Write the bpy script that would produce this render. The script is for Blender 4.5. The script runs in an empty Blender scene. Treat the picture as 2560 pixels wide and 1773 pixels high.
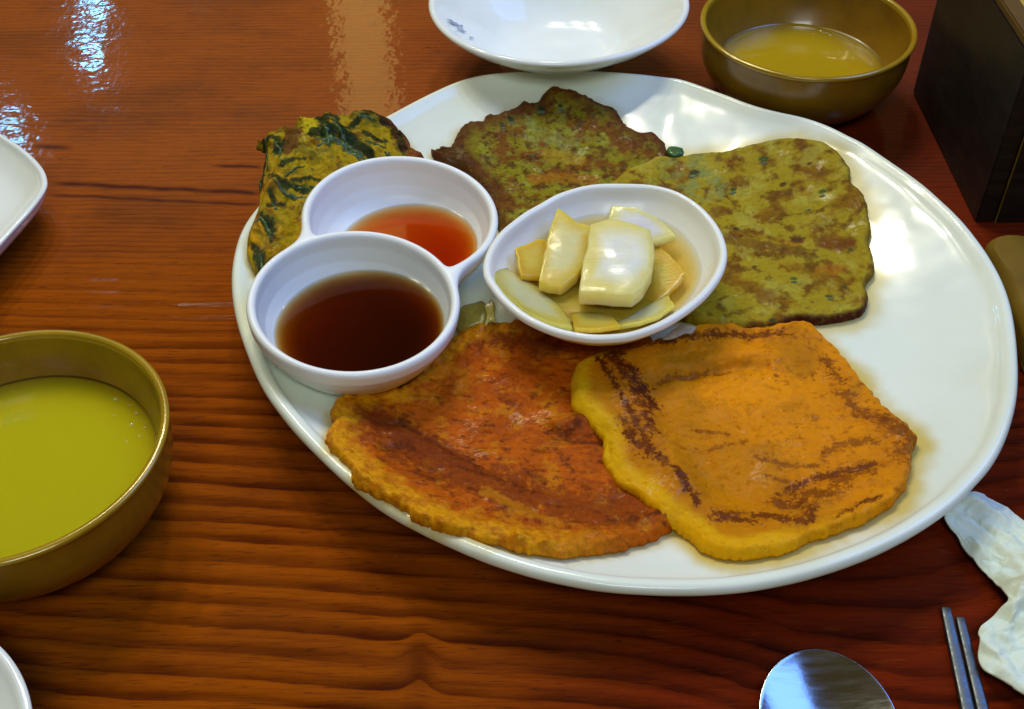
import bpy, math, random
import numpy as np
from mathutils import Matrix, Vector

random.seed(7)
RNG = np.random.default_rng(11)
scene = bpy.context.scene
col = scene.collection

# ------------------------------------------------------------------ camera
FPX, W0, H0 = 2930.0, 2560.0, 1773.0
TH, RO, CZ = math.radians(44.1), math.radians(0.9), 0.40
cd = bpy.data.cameras.new("camera")
cd.sensor_width = 36.0
cd.lens = 36.0 * FPX / W0
cd.clip_start, cd.clip_end = 0.01, 50
cam = bpy.data.objects.new("camera", cd)
cam.matrix_world = (Matrix.Translation((0, 0, CZ)) @ Matrix.Rotation(math.pi/2 - TH, 4, 'X')
                    @ Matrix.Rotation(-RO, 4, 'Z'))
col.objects.link(cam)
scene.camera = cam

# ------------------------------------------------------------------ view, world
scene.view_settings.view_transform = 'Standard'
scene.view_settings.look = 'None'
scene.view_settings.exposure = -0.10
scene.view_settings.gamma = 1.0
scene.render.film_transparent = False
try:
    scene.cycles.max_bounces = 12
    scene.cycles.volume_bounces = 5
    scene.cycles.transparent_max_bounces = 12
    scene.cycles.caustics_reflective = False
    scene.cycles.caustics_refractive = False
    scene.cycles.sample_clamp_indirect = 4.0
    scene.cycles.use_denoising = True
except Exception:
    pass
world = bpy.data.worlds.new("World")
scene.world = world
world.use_nodes = True
bg = world.node_tree.nodes["Background"]
bg.inputs[0].default_value = (0.85, 0.60, 0.20, 1)
bg.inputs[1].default_value = 0.12

# ------------------------------------------------------------------ lamps of the room, plus an added fill
def area(name, loc, target, sx, sy, color, power, spread=180):
    ld = bpy.data.lights.new(name, 'AREA')
    ld.shape = 'RECTANGLE'; ld.size = sx; ld.size_y = sy
    ld.color = color; ld.energy = power; ld.spread = math.radians(spread)
    o = bpy.data.objects.new(name, ld)
    o.location = loc
    d = Vector(target) - Vector(loc)
    o.rotation_euler = d.to_track_quat('-Z', 'Y').to_euler()
    col.objects.link(o)
    return o
for kx, ky in ((-.66, 1.30), (-.62, 1.64), (-.32, 1.24), (-.28, 1.60), (.02, 1.32), (.05, 1.66)):
    area("ceiling_or_fill_lamp", (kx, ky, 1.60), (0.03, 0.42, 0), 0.15, 0.11, (1.0, 0.95, 0.74), 3.9)
area("ceiling_or_fill_lamp", (0.0, -0.55, 1.35), (0.0, 0.45, 0), 0.6, 0.4, (0.86, 0.97, 1.0), 8)  # unseen fill lamp added behind the camera to brighten camera-facing sides
area("wall_lamp", (1.00, 0.70, 1.22), (0.0, 0.42, 0), 0.95, 0.80, (0.16, 0.36, 1.0), 14)
area("lit_doorway", (-0.45, 3.30, 1.62), (-0.20, 0.6, 0), 0.17, 1.15, (1.0, 0.72, 0.22), 1.1)
for k, (x, y, r, p) in enumerate([(-1.33, 3.52, .030, 2.0), (-1.27, 3.22, .030, 2.0), (-1.37, 2.77, .030, 1.3),
                                  (-1.19, 2.28, .03, .7), (-1.12, 3.95, .035, 1.6)]):
    ld = bpy.data.lights.new("ceiling_bulb", 'POINT')
    ld.shadow_soft_size = r; ld.color = (0.16, 0.60, 1.0); ld.energy = p
    o = bpy.data.objects.new("ceiling_bulb", ld); o.location = (x, y, 1.4)
    col.objects.link(o)

# ------------------------------------------------------------------ helpers
K9 = 1 / 0.9            # outlines were read off a 2304 px wide view
def rays(P):
    P = np.atleast_2d(np.asarray(P, float))
    u = (P[:, 0] - W0/2) / FPX; v = (P[:, 1] - H0/2) / FPX
    c, s = math.cos(RO), math.sin(RO)
    u, v = c*u - s*v, s*u + c*v
    return np.stack([u, math.cos(TH) - v*math.sin(TH), -math.sin(TH) - v*math.cos(TH)], 1)
def at(P, z):
    d = rays(P); t = (np.asarray(z) - CZ) / d[:, 2]
    return d * (t[:, None] if np.ndim(t) else t) + [0, 0, CZ]
def dsp(P, z):          # from the 2304 px view
    return at(np.asarray(P, float) * K9, z)
def zm(P, sc, ox, oy):  # from an enlarged view to the full one
    return np.asarray(P, float) / sc + [ox, oy]

def lin(r, g, b):
    f = lambda c: (c/255/12.92) if c/255 <= .04045 else ((c/255 + .055)/1.055)**2.4
    return np.array([f(r), f(g), f(b)])

_perm = np.random.default_rng(3).permutation(4096)
_grad = np.random.default_rng(4).uniform(0, 2*np.pi, 4096)
def pn(x, y, seed=0):
    x = np.asarray(x, float) + seed*17.31; y = np.asarray(y, float) - seed*9.73
    xi = np.floor(x).astype(int); yi = np.floor(y).astype(int)
    fx = x - xi; fy = y - yi
    def g(i, j):
        h = _grad[_perm[(_perm[(xi+i) & 4095] + (yi+j)) & 4095]]
        return np.cos(h)*(fx-i) + np.sin(h)*(fy-j)
    u = fx**3*(fx*(fx*6-15)+10); v = fy**3*(fy*(fy*6-15)+10)
    a = g(0,0)*(1-u) + g(1,0)*u; b = g(0,1)*(1-u) + g(1,1)*u
    return (a*(1-v) + b*v)*1.5
def fbm(x, y, s, octv=4, seed=0, gain=.5):
    t = 0; a = 1; n = 0
    for k in range(octv):
        t = t + a*pn(x/s*2**k, y/s*2**k, seed+k*3); n += a; a *= gain
    return t/n
def fb6(x, y, s, octv=4, seed=0):
    return 1.22*fbm(x, y, s, 6, seed, .62)
def ss(a, b, x):
    t = np.clip((x-a)/(b-a), 0, 1); return t*t*(3-2*t)
def mixc(A, B, m):
    return A + (B-A)*np.clip(m, 0, 1)[:, None]

def mesh(name, V, Fs, mat, parent=None, smooth=True, colors=None, attrs=None):
    me = bpy.data.meshes.new(name)
    V = np.asarray(V, float)
    if isinstance(Fs, np.ndarray):
        n, k = Fs.shape
        me.vertices.add(len(V)); me.vertices.foreach_set("co", V.ravel())
        me.loops.add(n*k); me.loops.foreach_set("vertex_index", Fs.ravel().astype(np.int32))
        me.polygons.add(n)
        me.polygons.foreach_set("loop_start", np.arange(0, n*k, k, dtype=np.int32))
        me.update(calc_edges=True)
    else:
        me.from_pydata([tuple(v) for v in V], [], Fs)
        me.update()
    me.validate()
    if smooth:
        me.polygons.foreach_set("use_smooth", [True]*len(me.polygons))
    if colors is not None:
        a = me.color_attributes.new("Col", 'FLOAT_COLOR', 'POINT')
        c = np.c_[np.clip(colors, 0, 1), np.ones(len(colors))]
        a.data.foreach_set("color", c.ravel())
    for k, v in (attrs or {}).items():
        a = me.attributes.new(k, 'FLOAT', 'POINT'); a.data.foreach_set("value", np.asarray(v, float))
    me.materials.append(mat)
    o = bpy.data.objects.new(name, me)
    if parent: o.parent = parent
    col.objects.link(o)
    return o
def tag(o, label, cat, group=None):
    o['label'] = label; o['category'] = cat
    if group: o['group'] = group
    return o
def empty(name, loc, label, cat, group=None):
    o = bpy.data.objects.new(name, None); o.location = loc; o.empty_display_size = .02
    col.objects.link(o); tag(o, label, cat, group)
    return o
def under(o, e):        # parent keeping the world place
    o.parent = e; o.matrix_parent_inverse = Matrix.Translation(e.location).inverted()
    return o

def rings(R, closed_ends=(True, True)):
    """R: (m, n, 3) rings -> verts, faces; ends closed with a centre point"""
    m, n, _ = R.shape
    V = R.reshape(-1, 3)
    i = np.arange(n); j = (i+1) % n
    F = []
    for k in range(m-1):
        F.append(np.stack([k*n+i, k*n+j, (k+1)*n+j, (k+1)*n+i], 1))
    F = np.concatenate(F)
    return V, F

def crom(P, n, closed=True):
    """smooth closed curve through P, n points evenly spaced"""
    P = np.asarray(P, float)
    m = len(P); out = []
    for k in range(m):
        p0, p1, p2, p3 = P[(k-1) % m], P[k], P[(k+1) % m], P[(k+2) % m]
        t = np.linspace(0, 1, 12, endpoint=False)[:, None]
        out.append(.5*((2*p1) + (-p0+p2)*t + (2*p0-5*p1+4*p2-p3)*t**2 + (-p0+3*p1-3*p2+p3)*t**3))
    Q = np.concatenate(out); Q = np.vstack([Q, Q[:1]])
    L = np.r_[0, np.cumsum(np.linalg.norm(np.diff(Q, axis=0), axis=1))]
    s = np.linspace(0, L[-1], n, endpoint=False)
    return np.stack([np.interp(s, L, Q[:, d]) for d in range(Q.shape[1])], 1)
def polar_of(C2, c, n):
    """radius as a function of angle for a star-shaped closed curve"""
    d = C2[:, :2] - c; a = np.arctan2(d[:, 1], d[:, 0]); r = np.hypot(d[:, 0], d[:, 1])
    o = np.argsort(a); a = a[o]; r = r[o]
    th = np.linspace(-np.pi, np.pi, n, endpoint=False)
    return th, np.interp(th, np.r_[a-2*np.pi, a, a+2*np.pi], np.r_[r, r, r])

# ------------------------------------------------------------------ materials
class NT:
    def __init__(s, name):
        s.m = bpy.data.materials.new(name); s.m.use_nodes = True
        s.t = s.m.node_tree; s.n = s.t.nodes; s.l = s.t.links
        s.b = s.n["Principled BSDF"]; s.out = s.n["Material Output"]
        s._tc = None
    def add(s, t, **kw):
        x = s.n.new(t)
        for k, v in kw.items(): setattr(x, k, v)
        return x
    def obj(s):
        if not s._tc: s._tc = s.add('ShaderNodeTexCoord')
        return s._tc.outputs['Object']
    def noise(s, scale, detail=4, rough=.55, stretch=None, dist=0):
        v = s.obj()
        if stretch:
            mp = s.add('ShaderNodeMapping'); mp.inputs['Scale'].default_value = stretch
            s.l.new(v, mp.inputs[0]); v = mp.outputs[0]
        x = s.add('ShaderNodeTexNoise'); s.l.new(v, x.inputs['Vector'])
        x.inputs['Scale'].default_value = scale; x.inputs['Detail'].default_value = detail
        x.inputs['Roughness'].default_value = rough; x.inputs['Distortion'].default_value = dist
        return x.outputs['Fac']
    def ramp(s, fac, stops):
        r = s.add('ShaderNodeValToRGB'); s.l.new(fac, r.inputs[0])
        e = r.color_ramp.elements
        while len(e) < len(stops): e.new(.5)
        for k, (p, c) in enumerate(stops):
            e[k].position = p; e[k].color = (*c, 1) if len(c) == 3 else c
        return r.outputs[0]
    def mix(s, a, b, fac, mode='MIX'):
        x = s.add('ShaderNodeMix', data_type='RGBA', blend_type=mode)
        for i, v in ((6, a), (7, b), (0, fac)):
            if isinstance(v, bpy.types.NodeSocket): s.l.new(v, x.inputs[i])
            elif i == 0: x.inputs[0].default_value = v
            else: x.inputs[i].default_value = (*v, 1)
        return x.outputs[2]
    def bump(s, h, strength, dist, prev=None):
        x = s.add('ShaderNodeBump'); x.inputs['Strength'].default_value = strength
        x.inputs['Distance'].default_value = dist; s.l.new(h, x.inputs['Height'])
        if prev is not None: s.l.new(prev, x.inputs['Normal'])
        return x.outputs[0]
    def set(s, **kw):
        for k, v in kw.items():
            k = k.replace('_', ' ')
            i = s.b.inputs[k]
            if isinstance(v, bpy.types.NodeSocket): s.l.new(v, i)
            elif isinstance(v, (tuple, np.ndarray)) and len(v) == 3 and i.type == 'RGBA': i.default_value = (*v, 1)
            else: i.default_value = v
        return s
def mrange(nt, v, a, b, c, d):
    x = nt.add('ShaderNodeMapRange'); nt.l.new(v, x.inputs[0])
    for k, q in enumerate((a, b, c, d)): x.inputs[k+1].default_value = q
    return x.outputs[0]

def porcelain(name, base=(.76, .775, .70), rough=.16, dirt=.06, coat=.3, oil=False):
    t = NT(name)
    n = t.noise(22, 4)
    c = t.mix(tuple(base), tuple(np.array(base)*(1-dirt)*np.array([1, .99, .95])), mrange(t, n, .42, .68, 0, 1))
    if oil:
        c = t.mix(c, (.60, .46, .07), t.add('ShaderNodeAttribute', attribute_name="oil").outputs['Fac'])
    r = mrange(t, t.noise(60, 3), .3, .7, rough*.8, rough*1.3)
    t.set(Base_Color=c, Roughness=r, Coat_Weight=coat*.9, Coat_Roughness=.05, Specular_IOR_Level=.30)
    t.set(Normal=t.bump(t.noise(28, 2), .12, .0015))
    return t.m
M_plate = porcelain("glazed_cream_melamine", (.80, .86, .74), .15, oil=True)
M_cup = porcelain("matte_white_melamine", (.88, .92, .92), .34, .05, .05)
M_dish = porcelain("white_melamine_dish", (.86, .89, .85), .26, .04, .15)
M_bowl = porcelain("white_glaze", (.82, .87, .84), .15)

def food(name, rough=.42, bump=.5, scale=900, sss=.12, spec=.10, oil=.35, mott=1.0):
    t = NT(name)
    a = t.add('ShaderNodeAttribute', attribute_name="Col")
    n1 = t.noise(scale*.5, 5, .65); n2 = t.noise(scale*2, 3)
    c = t.mix(a.outputs['Color'], (0, 0, 0), mrange(t, n1, .50, .30, 0, .30*mott))
    c = t.mix(c, (.95, .72, .22), mrange(t, n1, .60, .78, 0, .16*mott))
    t.set(Base_Color=c, Specular_IOR_Level=spec,
          Roughness=mrange(t, t.noise(scale*.22, 3), .38, .62, rough*.95, rough*1.6),
          Coat_Weight=mrange(t, t.noise(scale*.10, 2), .56, .70, 0, oil*.5), Coat_Roughness=.18)
    if sss:
        t.set(Subsurface_Weight=sss, Subsurface_Scale=.004, Subsurface_Radius=(1, .6, .2))
    b = t.bump(n1, bump, .0012); b = t.bump(n2, bump*.6, .0005, b)
    t.set(Normal=b)
    return t.m
M_golden = food("egg_batter_golden", .46, .20, 620, .15, oil=.4, mott=.35)
M_kimchi = food("fried_orange_batter", .36, .6, 800, .10, oil=.6)
M_green = food("fried_green_batter", .34, .55, 900, .12, oil=.55)
M_leafy = food("fried_leafy_batter", .42, .7, 800, .10, oil=.3)

def veg_leaf(name, a, b):
    t = NT(name); n = t.noise(260, 4)
    t.set(Base_Color=t.mix(a, b, mrange(t, n, .38, .62, 0, 1)), Roughness=.5, Coat_Weight=.12, Coat_Roughness=.2, Normal=t.bump(n, .6, .0008))
    return t.m
# wood of the table
def table_mat():
    t = NT("varnished_ridged_wood")
    at_ = lambda n: t.add('ShaderNodeAttribute', attribute_name=n).outputs['Fac']
    rd, gl, am, mk = at_("red"), at_("gloss"), at_("amp"), at_("late")
    def mth(op, a, b=None, clamp=False):
        x = t.add('ShaderNodeMath', operation=op, use_clamp=clamp)
        for i, v in ((0, a), (1, b)):
            if v is None: continue
            if isinstance(v, bpy.types.NodeSocket): t.l.new(v, x.inputs[i])
            else: x.inputs[i].default_value = v
        return x.outputs[0]
    fib = t.noise(26, 6, .65, (1.1, 26, 1), .25)
    fib2 = t.noise(120, 5, .65, (.5, 9, 1))
    pore = t.noise(420, 3, .6, (.22, 3.2, 1))
    wob = t.noise(90, 4, .6, (.6, 2, 1))
    blot = t.noise(7, 4, .6, (1, 2.2, 1))
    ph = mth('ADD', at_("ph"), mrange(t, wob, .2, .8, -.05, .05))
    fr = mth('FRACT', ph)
    band = t.ramp(fr, [(0, (.95,)*3), (.10, (.82,)*3), (.42, (.22,)*3), (.60, (0, 0, 0)), (.93, (.05,)*3), (1, (.75,)*3)])  # late wood plus the ridges' shading, painted as one gradient per band
    late_shade = mth('MULTIPLY', band, am)
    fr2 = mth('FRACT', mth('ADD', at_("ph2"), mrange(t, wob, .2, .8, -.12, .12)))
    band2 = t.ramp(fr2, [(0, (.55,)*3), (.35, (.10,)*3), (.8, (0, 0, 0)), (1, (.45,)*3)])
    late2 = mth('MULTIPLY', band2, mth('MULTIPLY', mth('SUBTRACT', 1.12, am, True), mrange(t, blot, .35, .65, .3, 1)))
    la = mth('MAXIMUM', mth('ADD', late_shade, late2, True), mk)
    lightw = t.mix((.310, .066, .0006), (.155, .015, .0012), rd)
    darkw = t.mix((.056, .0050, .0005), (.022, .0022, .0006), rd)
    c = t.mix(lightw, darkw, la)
    c = t.mix(c, darkw, mrange(t, fib, .50, .74, 0, .45))
    c = t.mix(c, (.32, .105, .003), mrange(t, fib2, .56, .78, 0, .28))
    c = t.mix(c, (.03, .006, .003), mrange(t, pore, .57, .68, 0, .6))
    c = t.mix(c, (.05, .010, .004), mrange(t, blot, .48, .72, 0, .42))
    mark = t.noise(46, 4, .6, (1, 2.4, 1), 1.2)
    c = t.mix(c, (.015, .005, .003), mrange(t, mark, .735, .765, 0, .8))
    dust = t.noise(230, 2, .5)
    c = t.mix(c, (.30, .16, .05), mrange(t, dust, .78, .80, 0, .5))
    n = t.bump(fib, .12, .0008)
    gr = t.bump(late_shade, -.55, .0009, n) if False else None
    inv = mth('SUBTRACT', 1.0, late_shade)
    n = t.bump(inv, .45, .0010, n)
    n = t.bump(t.noise(190, 3), .16, .0006, n)
    cn = t.bump(t.noise(95, 2), .17, .0009)
    cn = t.bump(t.noise(46, 2, .5, (1, 1.6, 1)), .09, .0014, cn)
    scr = t.noise(60, 2, .5, (9, .8, 1), .6)
    t.set(Base_Color=c, Roughness=mrange(t, fib2, .3, .7, .58, .72), Specular_IOR_Level=mrange(t, gl, 0, 1, .025, .12), Normal=n,
          Coat_Weight=mrange(t, gl, 0, 1, .0, .8), Coat_Roughness=mrange(t, scr, .5, .7, .055, .10), Coat_Normal=cn, Coat_IOR=1.45)
    return t.m
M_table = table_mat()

def lacquer(name, c1, c2, rough=.28, metal=.25):
    t = NT(name)
    n = t.noise(35, 5, .6)
    t.set(Base_Color=t.mix(c1, c2, mrange(t, n, .35, .65, 0, 1)), Metallic=metal, Roughness=rough,
          Coat_Weight=.55, Coat_Roughness=.09, Normal=t.bump(t.noise(500, 3), .08, .0004))
    return t.m
M_bronze = lacquer("bronze_lacquer", (.27, .140, .006), (.19, .095, .004), .30, .0)
M_brim = lacquer("worn_gold_rim", (.42, .27, .012), (.33, .20, .010), .22, .10)

def liquid_opaque(name, c, rough=.06):
    t = NT(name)
    n = t.noise(30, 4)
    t.set(Base_Color=t.mix(tuple(c), tuple(np.array(c)*.88), mrange(t, n, .35, .7, 0, 1)),
          Roughness=rough, Specular_IOR_Level=.2, IOR=1.34, Subsurface_Weight=.35,
          Subsurface_Scale=.006, Subsurface_Radius=(1, .9, .2))
    return t.m

def liquid_clear(name, colr, dens, ior=1.34, scat=None):
    t = NT(name)
    t.n.remove(t.b)
    tr = t.add('ShaderNodeBsdfTransparent'); gl = t.add('ShaderNodeBsdfGlossy')
    gl.inputs['Roughness'].default_value = .03
    fr = t.add('ShaderNodeFresnel'); fr.inputs[0].default_value = ior
    mx = t.add('ShaderNodeMixShader')
    t.l.new(fr.outputs[0], mx.inputs[0]); t.l.new(tr.outputs[0], mx.inputs[1]); t.l.new(gl.outputs[0], mx.inputs[2])
    t.l.new(mx.outputs[0], t.out.inputs['Surface'])
    ab = t.add('ShaderNodeVolumeAbsorption')
    ab.inputs[0].default_value = (*colr, 1); ab.inputs[1].default_value = dens
    if scat:
        sc = t.add('ShaderNodeVolumeScatter'); sc.inputs[0].default_value = (*scat[0], 1); sc.inputs[1].default_value = scat[1]
        ad = t.add('ShaderNodeAddShader'); t.l.new(ab.outputs[0], ad.inputs[0]); t.l.new(sc.outputs[0], ad.inputs[1])
        t.l.new(ad.outputs[0], t.out.inputs['Volume'])
    else:
        t.l.new(ab.outputs[0], t.out.inputs['Volume'])
    return t.m
M_brew = liquid_clear("cloudy_yellow_rice_brew", (.94, .88, .02), 95, 1.34, ((.98, .75, .02), 240))
M_brew2 = liquid_clear("thin_yellow_rice_brew", (.90, .74, .02), 130, 1.34, ((.97, .80, .04), 110))
M_soy = liquid_clear("soy_vinegar_sauce", (.78, .54, .04), 640, 1.34, ((.80, .28, .03), 10))
M_chili = liquid_clear("red_chili_vinegar", (.92, .60, .02), 620, 1.34, ((.95, .20, .01), 60))
M_brine = liquid_clear("amber_pickling_brine", (.96, .78, .03), 170, 1.34, ((.98, .84, .08), 50))

M_glint = NT('glint_film').set(Base_Color=(.75, .72, .45), Roughness=.05, Alpha=.35, Coat_Weight=1.0, Coat_Roughness=.02).m  # glossy film of the domes that imitate glints on the drinks
def radish(name, c, deep):
    t = NT(name)
    n = t.noise(70, 3); e = t.add('ShaderNodeAttribute', attribute_name="soak").outputs['Fac']
    f = t.add('ShaderNodeMath', operation='ADD', use_clamp=True)
    t.l.new(mrange(t, n, .42, .66, -.04, .16), f.inputs[0]); t.l.new(e, f.inputs[1])
    t.set(Base_Color=t.mix(c, deep, f.outputs[0]), Roughness=.24, Subsurface_Weight=1.0, Transmission_Weight=.10, IOR=1.36,
          Subsurface_Scale=.016, Subsurface_Radius=(1, .8, .35), Coat_Weight=.35, Coat_Roughness=.14,
          Normal=t.bump(t.noise(130, 5, .65, (1, 4, 1), .6), .30, .0010, t.bump(t.noise(38, 3), .25, .0022)))
    return t.m
M_rad_w = radish("pickled_radish_white", (.95, .92, .78), (.86, .70, .22))
M_rad_y = radish("pickled_radish_yellow", (.86, .74, .36), (.78, .54, .08))
M_rad_a = radish("pickled_radish_amber", (.80, .54, .08), (.70, .38, .02))

def metal(name, c, rough=.2):
    t = NT(name)
    t.set(Base_Color=c, Metallic=1.0, Roughness=mrange(t, t.noise(90, 4, .6, (1, 6, 1)), .3, .7, rough*.75, rough*1.4),
          Normal=t.bump(t.noise(700, 3), .06, .0003))
    return t.m
M_spoon = metal("polished_steel_spoon", (.36, .38, .40), .15)
M_chop = metal("worn_steel_chopstick", (.13, .145, .15), .42)

def darkwood():
    t = NT("dark_stained_wood")
    n = t.noise(14, 7, .7, (1, 3, 9), .8)
    t.set(Base_Color=t.mix((.004, .0028, .002), (.018, .011, .008), mrange(t, n, .42, .7, 0, 1)), Roughness=.5,
          Normal=t.bump(n, .3, .001))
    return t.m
M_dark = darkwood()
def simplewood(name, a, b, rough=.5):
    t = NT(name); t.set(Specular_IOR_Level=.2)
    n = t.noise(16, 5, .6, (1, 1, 8), .5)
    t.set(Base_Color=t.mix(a, b, mrange(t, n, .35, .7, 0, 1)), Roughness=rough, Normal=t.bump(n, .2, .001))
    return t.m
M_rimwood = simplewood("light_brown_wood_edge", (.13, .07, .015), (.08, .04, .01))
M_inwood = simplewood("yellow_pine_inside", (.50, .34, .05), (.38, .24, .03))
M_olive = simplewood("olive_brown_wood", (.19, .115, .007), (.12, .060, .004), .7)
def cloth():
    t = NT("damp_paper_napkin")
    n = t.noise(45, 5)
    t.set(Base_Color=t.mix((.76, .84, .72), (.68, .74, .52), mrange(t, n, .38, .70, 0, .8)), Roughness=.85,
          Subsurface_Weight=.15, Subsurface_Scale=.003,
          Normal=t.bump(t.noise(900, 4), .35, .0005, t.bump(n, .12, .001)))
    return t.m
M_cloth = cloth()

# ------------------------------------------------------------------ table
def grain(x, y):
    """distance across the grain in metres: lines run left to right, sagging to the right near the front"""
    k = at([(1050, 1650)], 0)[0]
    g = y + .085*(x+.2)*ss(.55, .25, y) + .02*(x+.3)
    w = ss(.34, .22, y)
    g = g + w*(1.5*np.clip(x-.035, 0, 1)**1.75)*ss(.25, .10, x) + w*.10*ss(.10, .25, x)*.25
    g = g - .28*np.clip(x-.11, 0, .3)*ss(.45, .3, y)
    r2 = ((x-k[0])/.006)**2 + ((y-k[1])/.016)**2
    g = g - .0075*np.exp(-r2)
    g = g + .0035*fbm(x, y*2.2, .16, 3, 5) + .0006*fbm(x, y*6, .02, 2, 8)
    return g
def build_table():
    def axis(a, b, core0, core1, h):
        c = np.arange(core0, core1, h)
        lo = core0 - np.geomspace(h*2, core0-a, 26)[::-1] if a < core0 else np.array([])
        hi = core1 + np.geomspace(h*2, b-core1, 26)
        return np.r_[lo, c, hi]
    X = axis(-1.1, 1.1, -.40, .40, .0012); Y = axis(-.25, 1.5, .19, .84, .00095)
    gx, gy = np.meshgrid(X, Y); x = gx.ravel(); y = gy.ravel()
    g = grain(x, y)
    g = g + .002*pn(g/.021, g*0, 2)
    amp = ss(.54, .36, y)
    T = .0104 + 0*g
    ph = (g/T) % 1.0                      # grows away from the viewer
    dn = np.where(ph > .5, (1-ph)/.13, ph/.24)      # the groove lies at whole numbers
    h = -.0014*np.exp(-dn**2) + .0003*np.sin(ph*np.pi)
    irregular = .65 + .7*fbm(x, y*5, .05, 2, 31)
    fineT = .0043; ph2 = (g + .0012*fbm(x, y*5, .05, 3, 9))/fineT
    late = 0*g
    # a few long dark grain lines and short cracks in the flatter, far half
    def line(p, q, wdt, s):
        P, Q = dsp([p, q], 0)
        d = Q[:2]-P[:2]; L = np.hypot(*d); d = d/L
        u = (x-P[0])*d[0] + (y-P[1])*d[1]; v = (x-P[0])*d[1] - (y-P[1])*d[0]
        v = v + .0009*pn(u/.02, u*0, int(p[0]) % 50)
        return s*np.exp(-(v/wdt)**2)*ss(-.002, .01, u)*ss(L+.002, L-.01, u)*np.clip(.95+.35*pn(u/.015, v*0, 4), 0, 1)
    cracks = 0
    for a in [((110, 412), (600, 436), .0024, 1.1), ((100, 438), (600, 462), .0017, .95), ((470, 372), (600, 378), .0018, 1.2),
              ((60, 328), (170, 335), .0026, 1.0), ((110, 486), (590, 500), .0018, .3), ((120, 250), (620, 262), .002, .25),
              ((0, 640), (520, 660), .0016, .35), ((380, 560), (540, 566), .0013, .4)]:
        cracks = np.maximum(cracks, line(*a))
    late = np.maximum(late, cracks)
    z = h*amp*np.clip(irregular, .3, 1.2)
    kk = at([(1050, 1650)], 0)[0]
    kn = np.exp(-((x-kk[0])/.007)**2 - ((y-kk[1])/.010)**2)
    late = np.maximum(late, kn*.65)
    # small gouges
    gou = ss(.60, .68, fbm(x, y*3, .007, 2, 77))*ss(.15, .3, fbm(x, y, .06, 2, 70))
    late = np.maximum(late, gou*.9*amp); z = z - .0005*gou*amp
    red = ss(-.02, .10, x + .25*(.35-y) + .03*fbm(x, y, .1, 2, 21))*.9 + .10
    red = np.clip(red*ss(-.2, .05, x), 0, 1)
    V = np.stack([x, y, z], 1)
    nx, ny = len(X), len(Y)
    i, j = np.meshgrid(np.arange(nx-1), np.arange(ny-1)); a = (j*nx+i).ravel()
    F = np.stack([a, a+1, a+1+nx, a+nx], 1)
    t = empty("wooden_table", (0, .6, 0), "large varnished reddish brown wooden table with raised grain under all the dishes", "table")
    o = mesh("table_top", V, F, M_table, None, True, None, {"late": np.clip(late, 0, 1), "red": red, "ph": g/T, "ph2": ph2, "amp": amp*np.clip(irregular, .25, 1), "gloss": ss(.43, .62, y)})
    under(o, t)
    # apron under the top
    x0, x1, y0, y1 = -1.1, 1.1, -.25, 1.5
    vs = [(x0, y0, -.0015), (x1, y0, -.0015), (x1, y1, -.0015), (x0, y1, -.0015), (x0, y0, -.045), (x1, y0, -.045), (x1, y1, -.045), (x0, y1, -.045)]
    vs = [(a, b, c-.001) for a, b, c in vs]
    o2 = mesh("table_slab", vs, [(3, 2, 1, 0), (4, 5, 6, 7), (0, 1, 5, 4), (1, 2, 6, 5), (2, 3, 7, 6), (3, 0, 4, 7)], M_rimwood, None, False)
    under(o2, t)
build_table()

# ------------------------------------------------------------------ dishes turned from an outline
def spl(P, n):
    """smooth open profile"""
    P = np.asarray(P, float); Q = np.vstack([2*P[0]-P[1], P, 2*P[-1]-P[-2]])
    out = []
    for k in range(1, len(Q)-2):
        p0, p1, p2, p3 = Q[k-1], Q[k], Q[k+1], Q[k+2]
        t = np.linspace(0, 1, n, endpoint=False)[:, None]
        out.append(.5*((2*p1) + (-p0+p2)*t + (2*p0-5*p1+4*p2-p3)*t**2 + (-p0+3*p1-3*p2+p3)*t**3))
    out.append(P[-1:]); return np.vstack(out)
def vessel(name, th, B, c, prof, mat, n=8, zfun=None, parent=None):
    """prof rows: (fraction of outline, metres inset, z) from the inside centre over the rim to the underside"""
    P = spl(prof, n)
    ux, uy = np.cos(th), np.sin(th)
    R = np.zeros((len(P), len(th), 3))
    for k, (f, off, z) in enumerate(P):
        r = np.maximum(f*B - off, 1e-5)
        R[k, :, 0] = c[0] + r*ux; R[k, :, 1] = c[1] + r*uy; R[k, :, 2] = z
        if zfun is not None: R[k, :, 2] += zfun(R[k, :, 0], R[k, :, 1], z)
    V, F = rings(R)
    return mesh(name, V, F[:, ::-1], mat, parent)

# the large oval plate
PL = [(985,200),(1060,172),(1150,160),(1260,157),(1340,158),(1420,163),(1494,171),(1530,176),(1566,187),(1602,200),(1638,213),(1674,227),(1711,239),(1755,250),(1801,260),(1837,271),(1873,285),
      (1909,303),(1945,321),(1999,357),(2072,408),(2126,455),(2165,493),(2198,533),(2232,582),(2262,640),(2282,710),(2292,800),(2290,890),(2270,970),
      (2238,1035),(2195,1087),(2140,1140),(2060,1195),(1960,1245),(1850,1285),(1740,1312),(1640,1326),(1530,1330),
      (1400,1325),(1300,1311),(1180,1284),(1060,1242),(940,1187),(850,1135),(770,1072),(700,1005),(640,938),(590,868),
      (555,790),(530,712),(520,640),(525,570),(545,510),(585,455),(640,405),(710,355),(790,305),(866,261)]
ZR = .030
plate_xy = crom(dsp(PL, ZR)[:, :2], 900)
PC = np.array([.045, .405])
pth, pB = polar_of(plate_xy, PC, 480)
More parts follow.
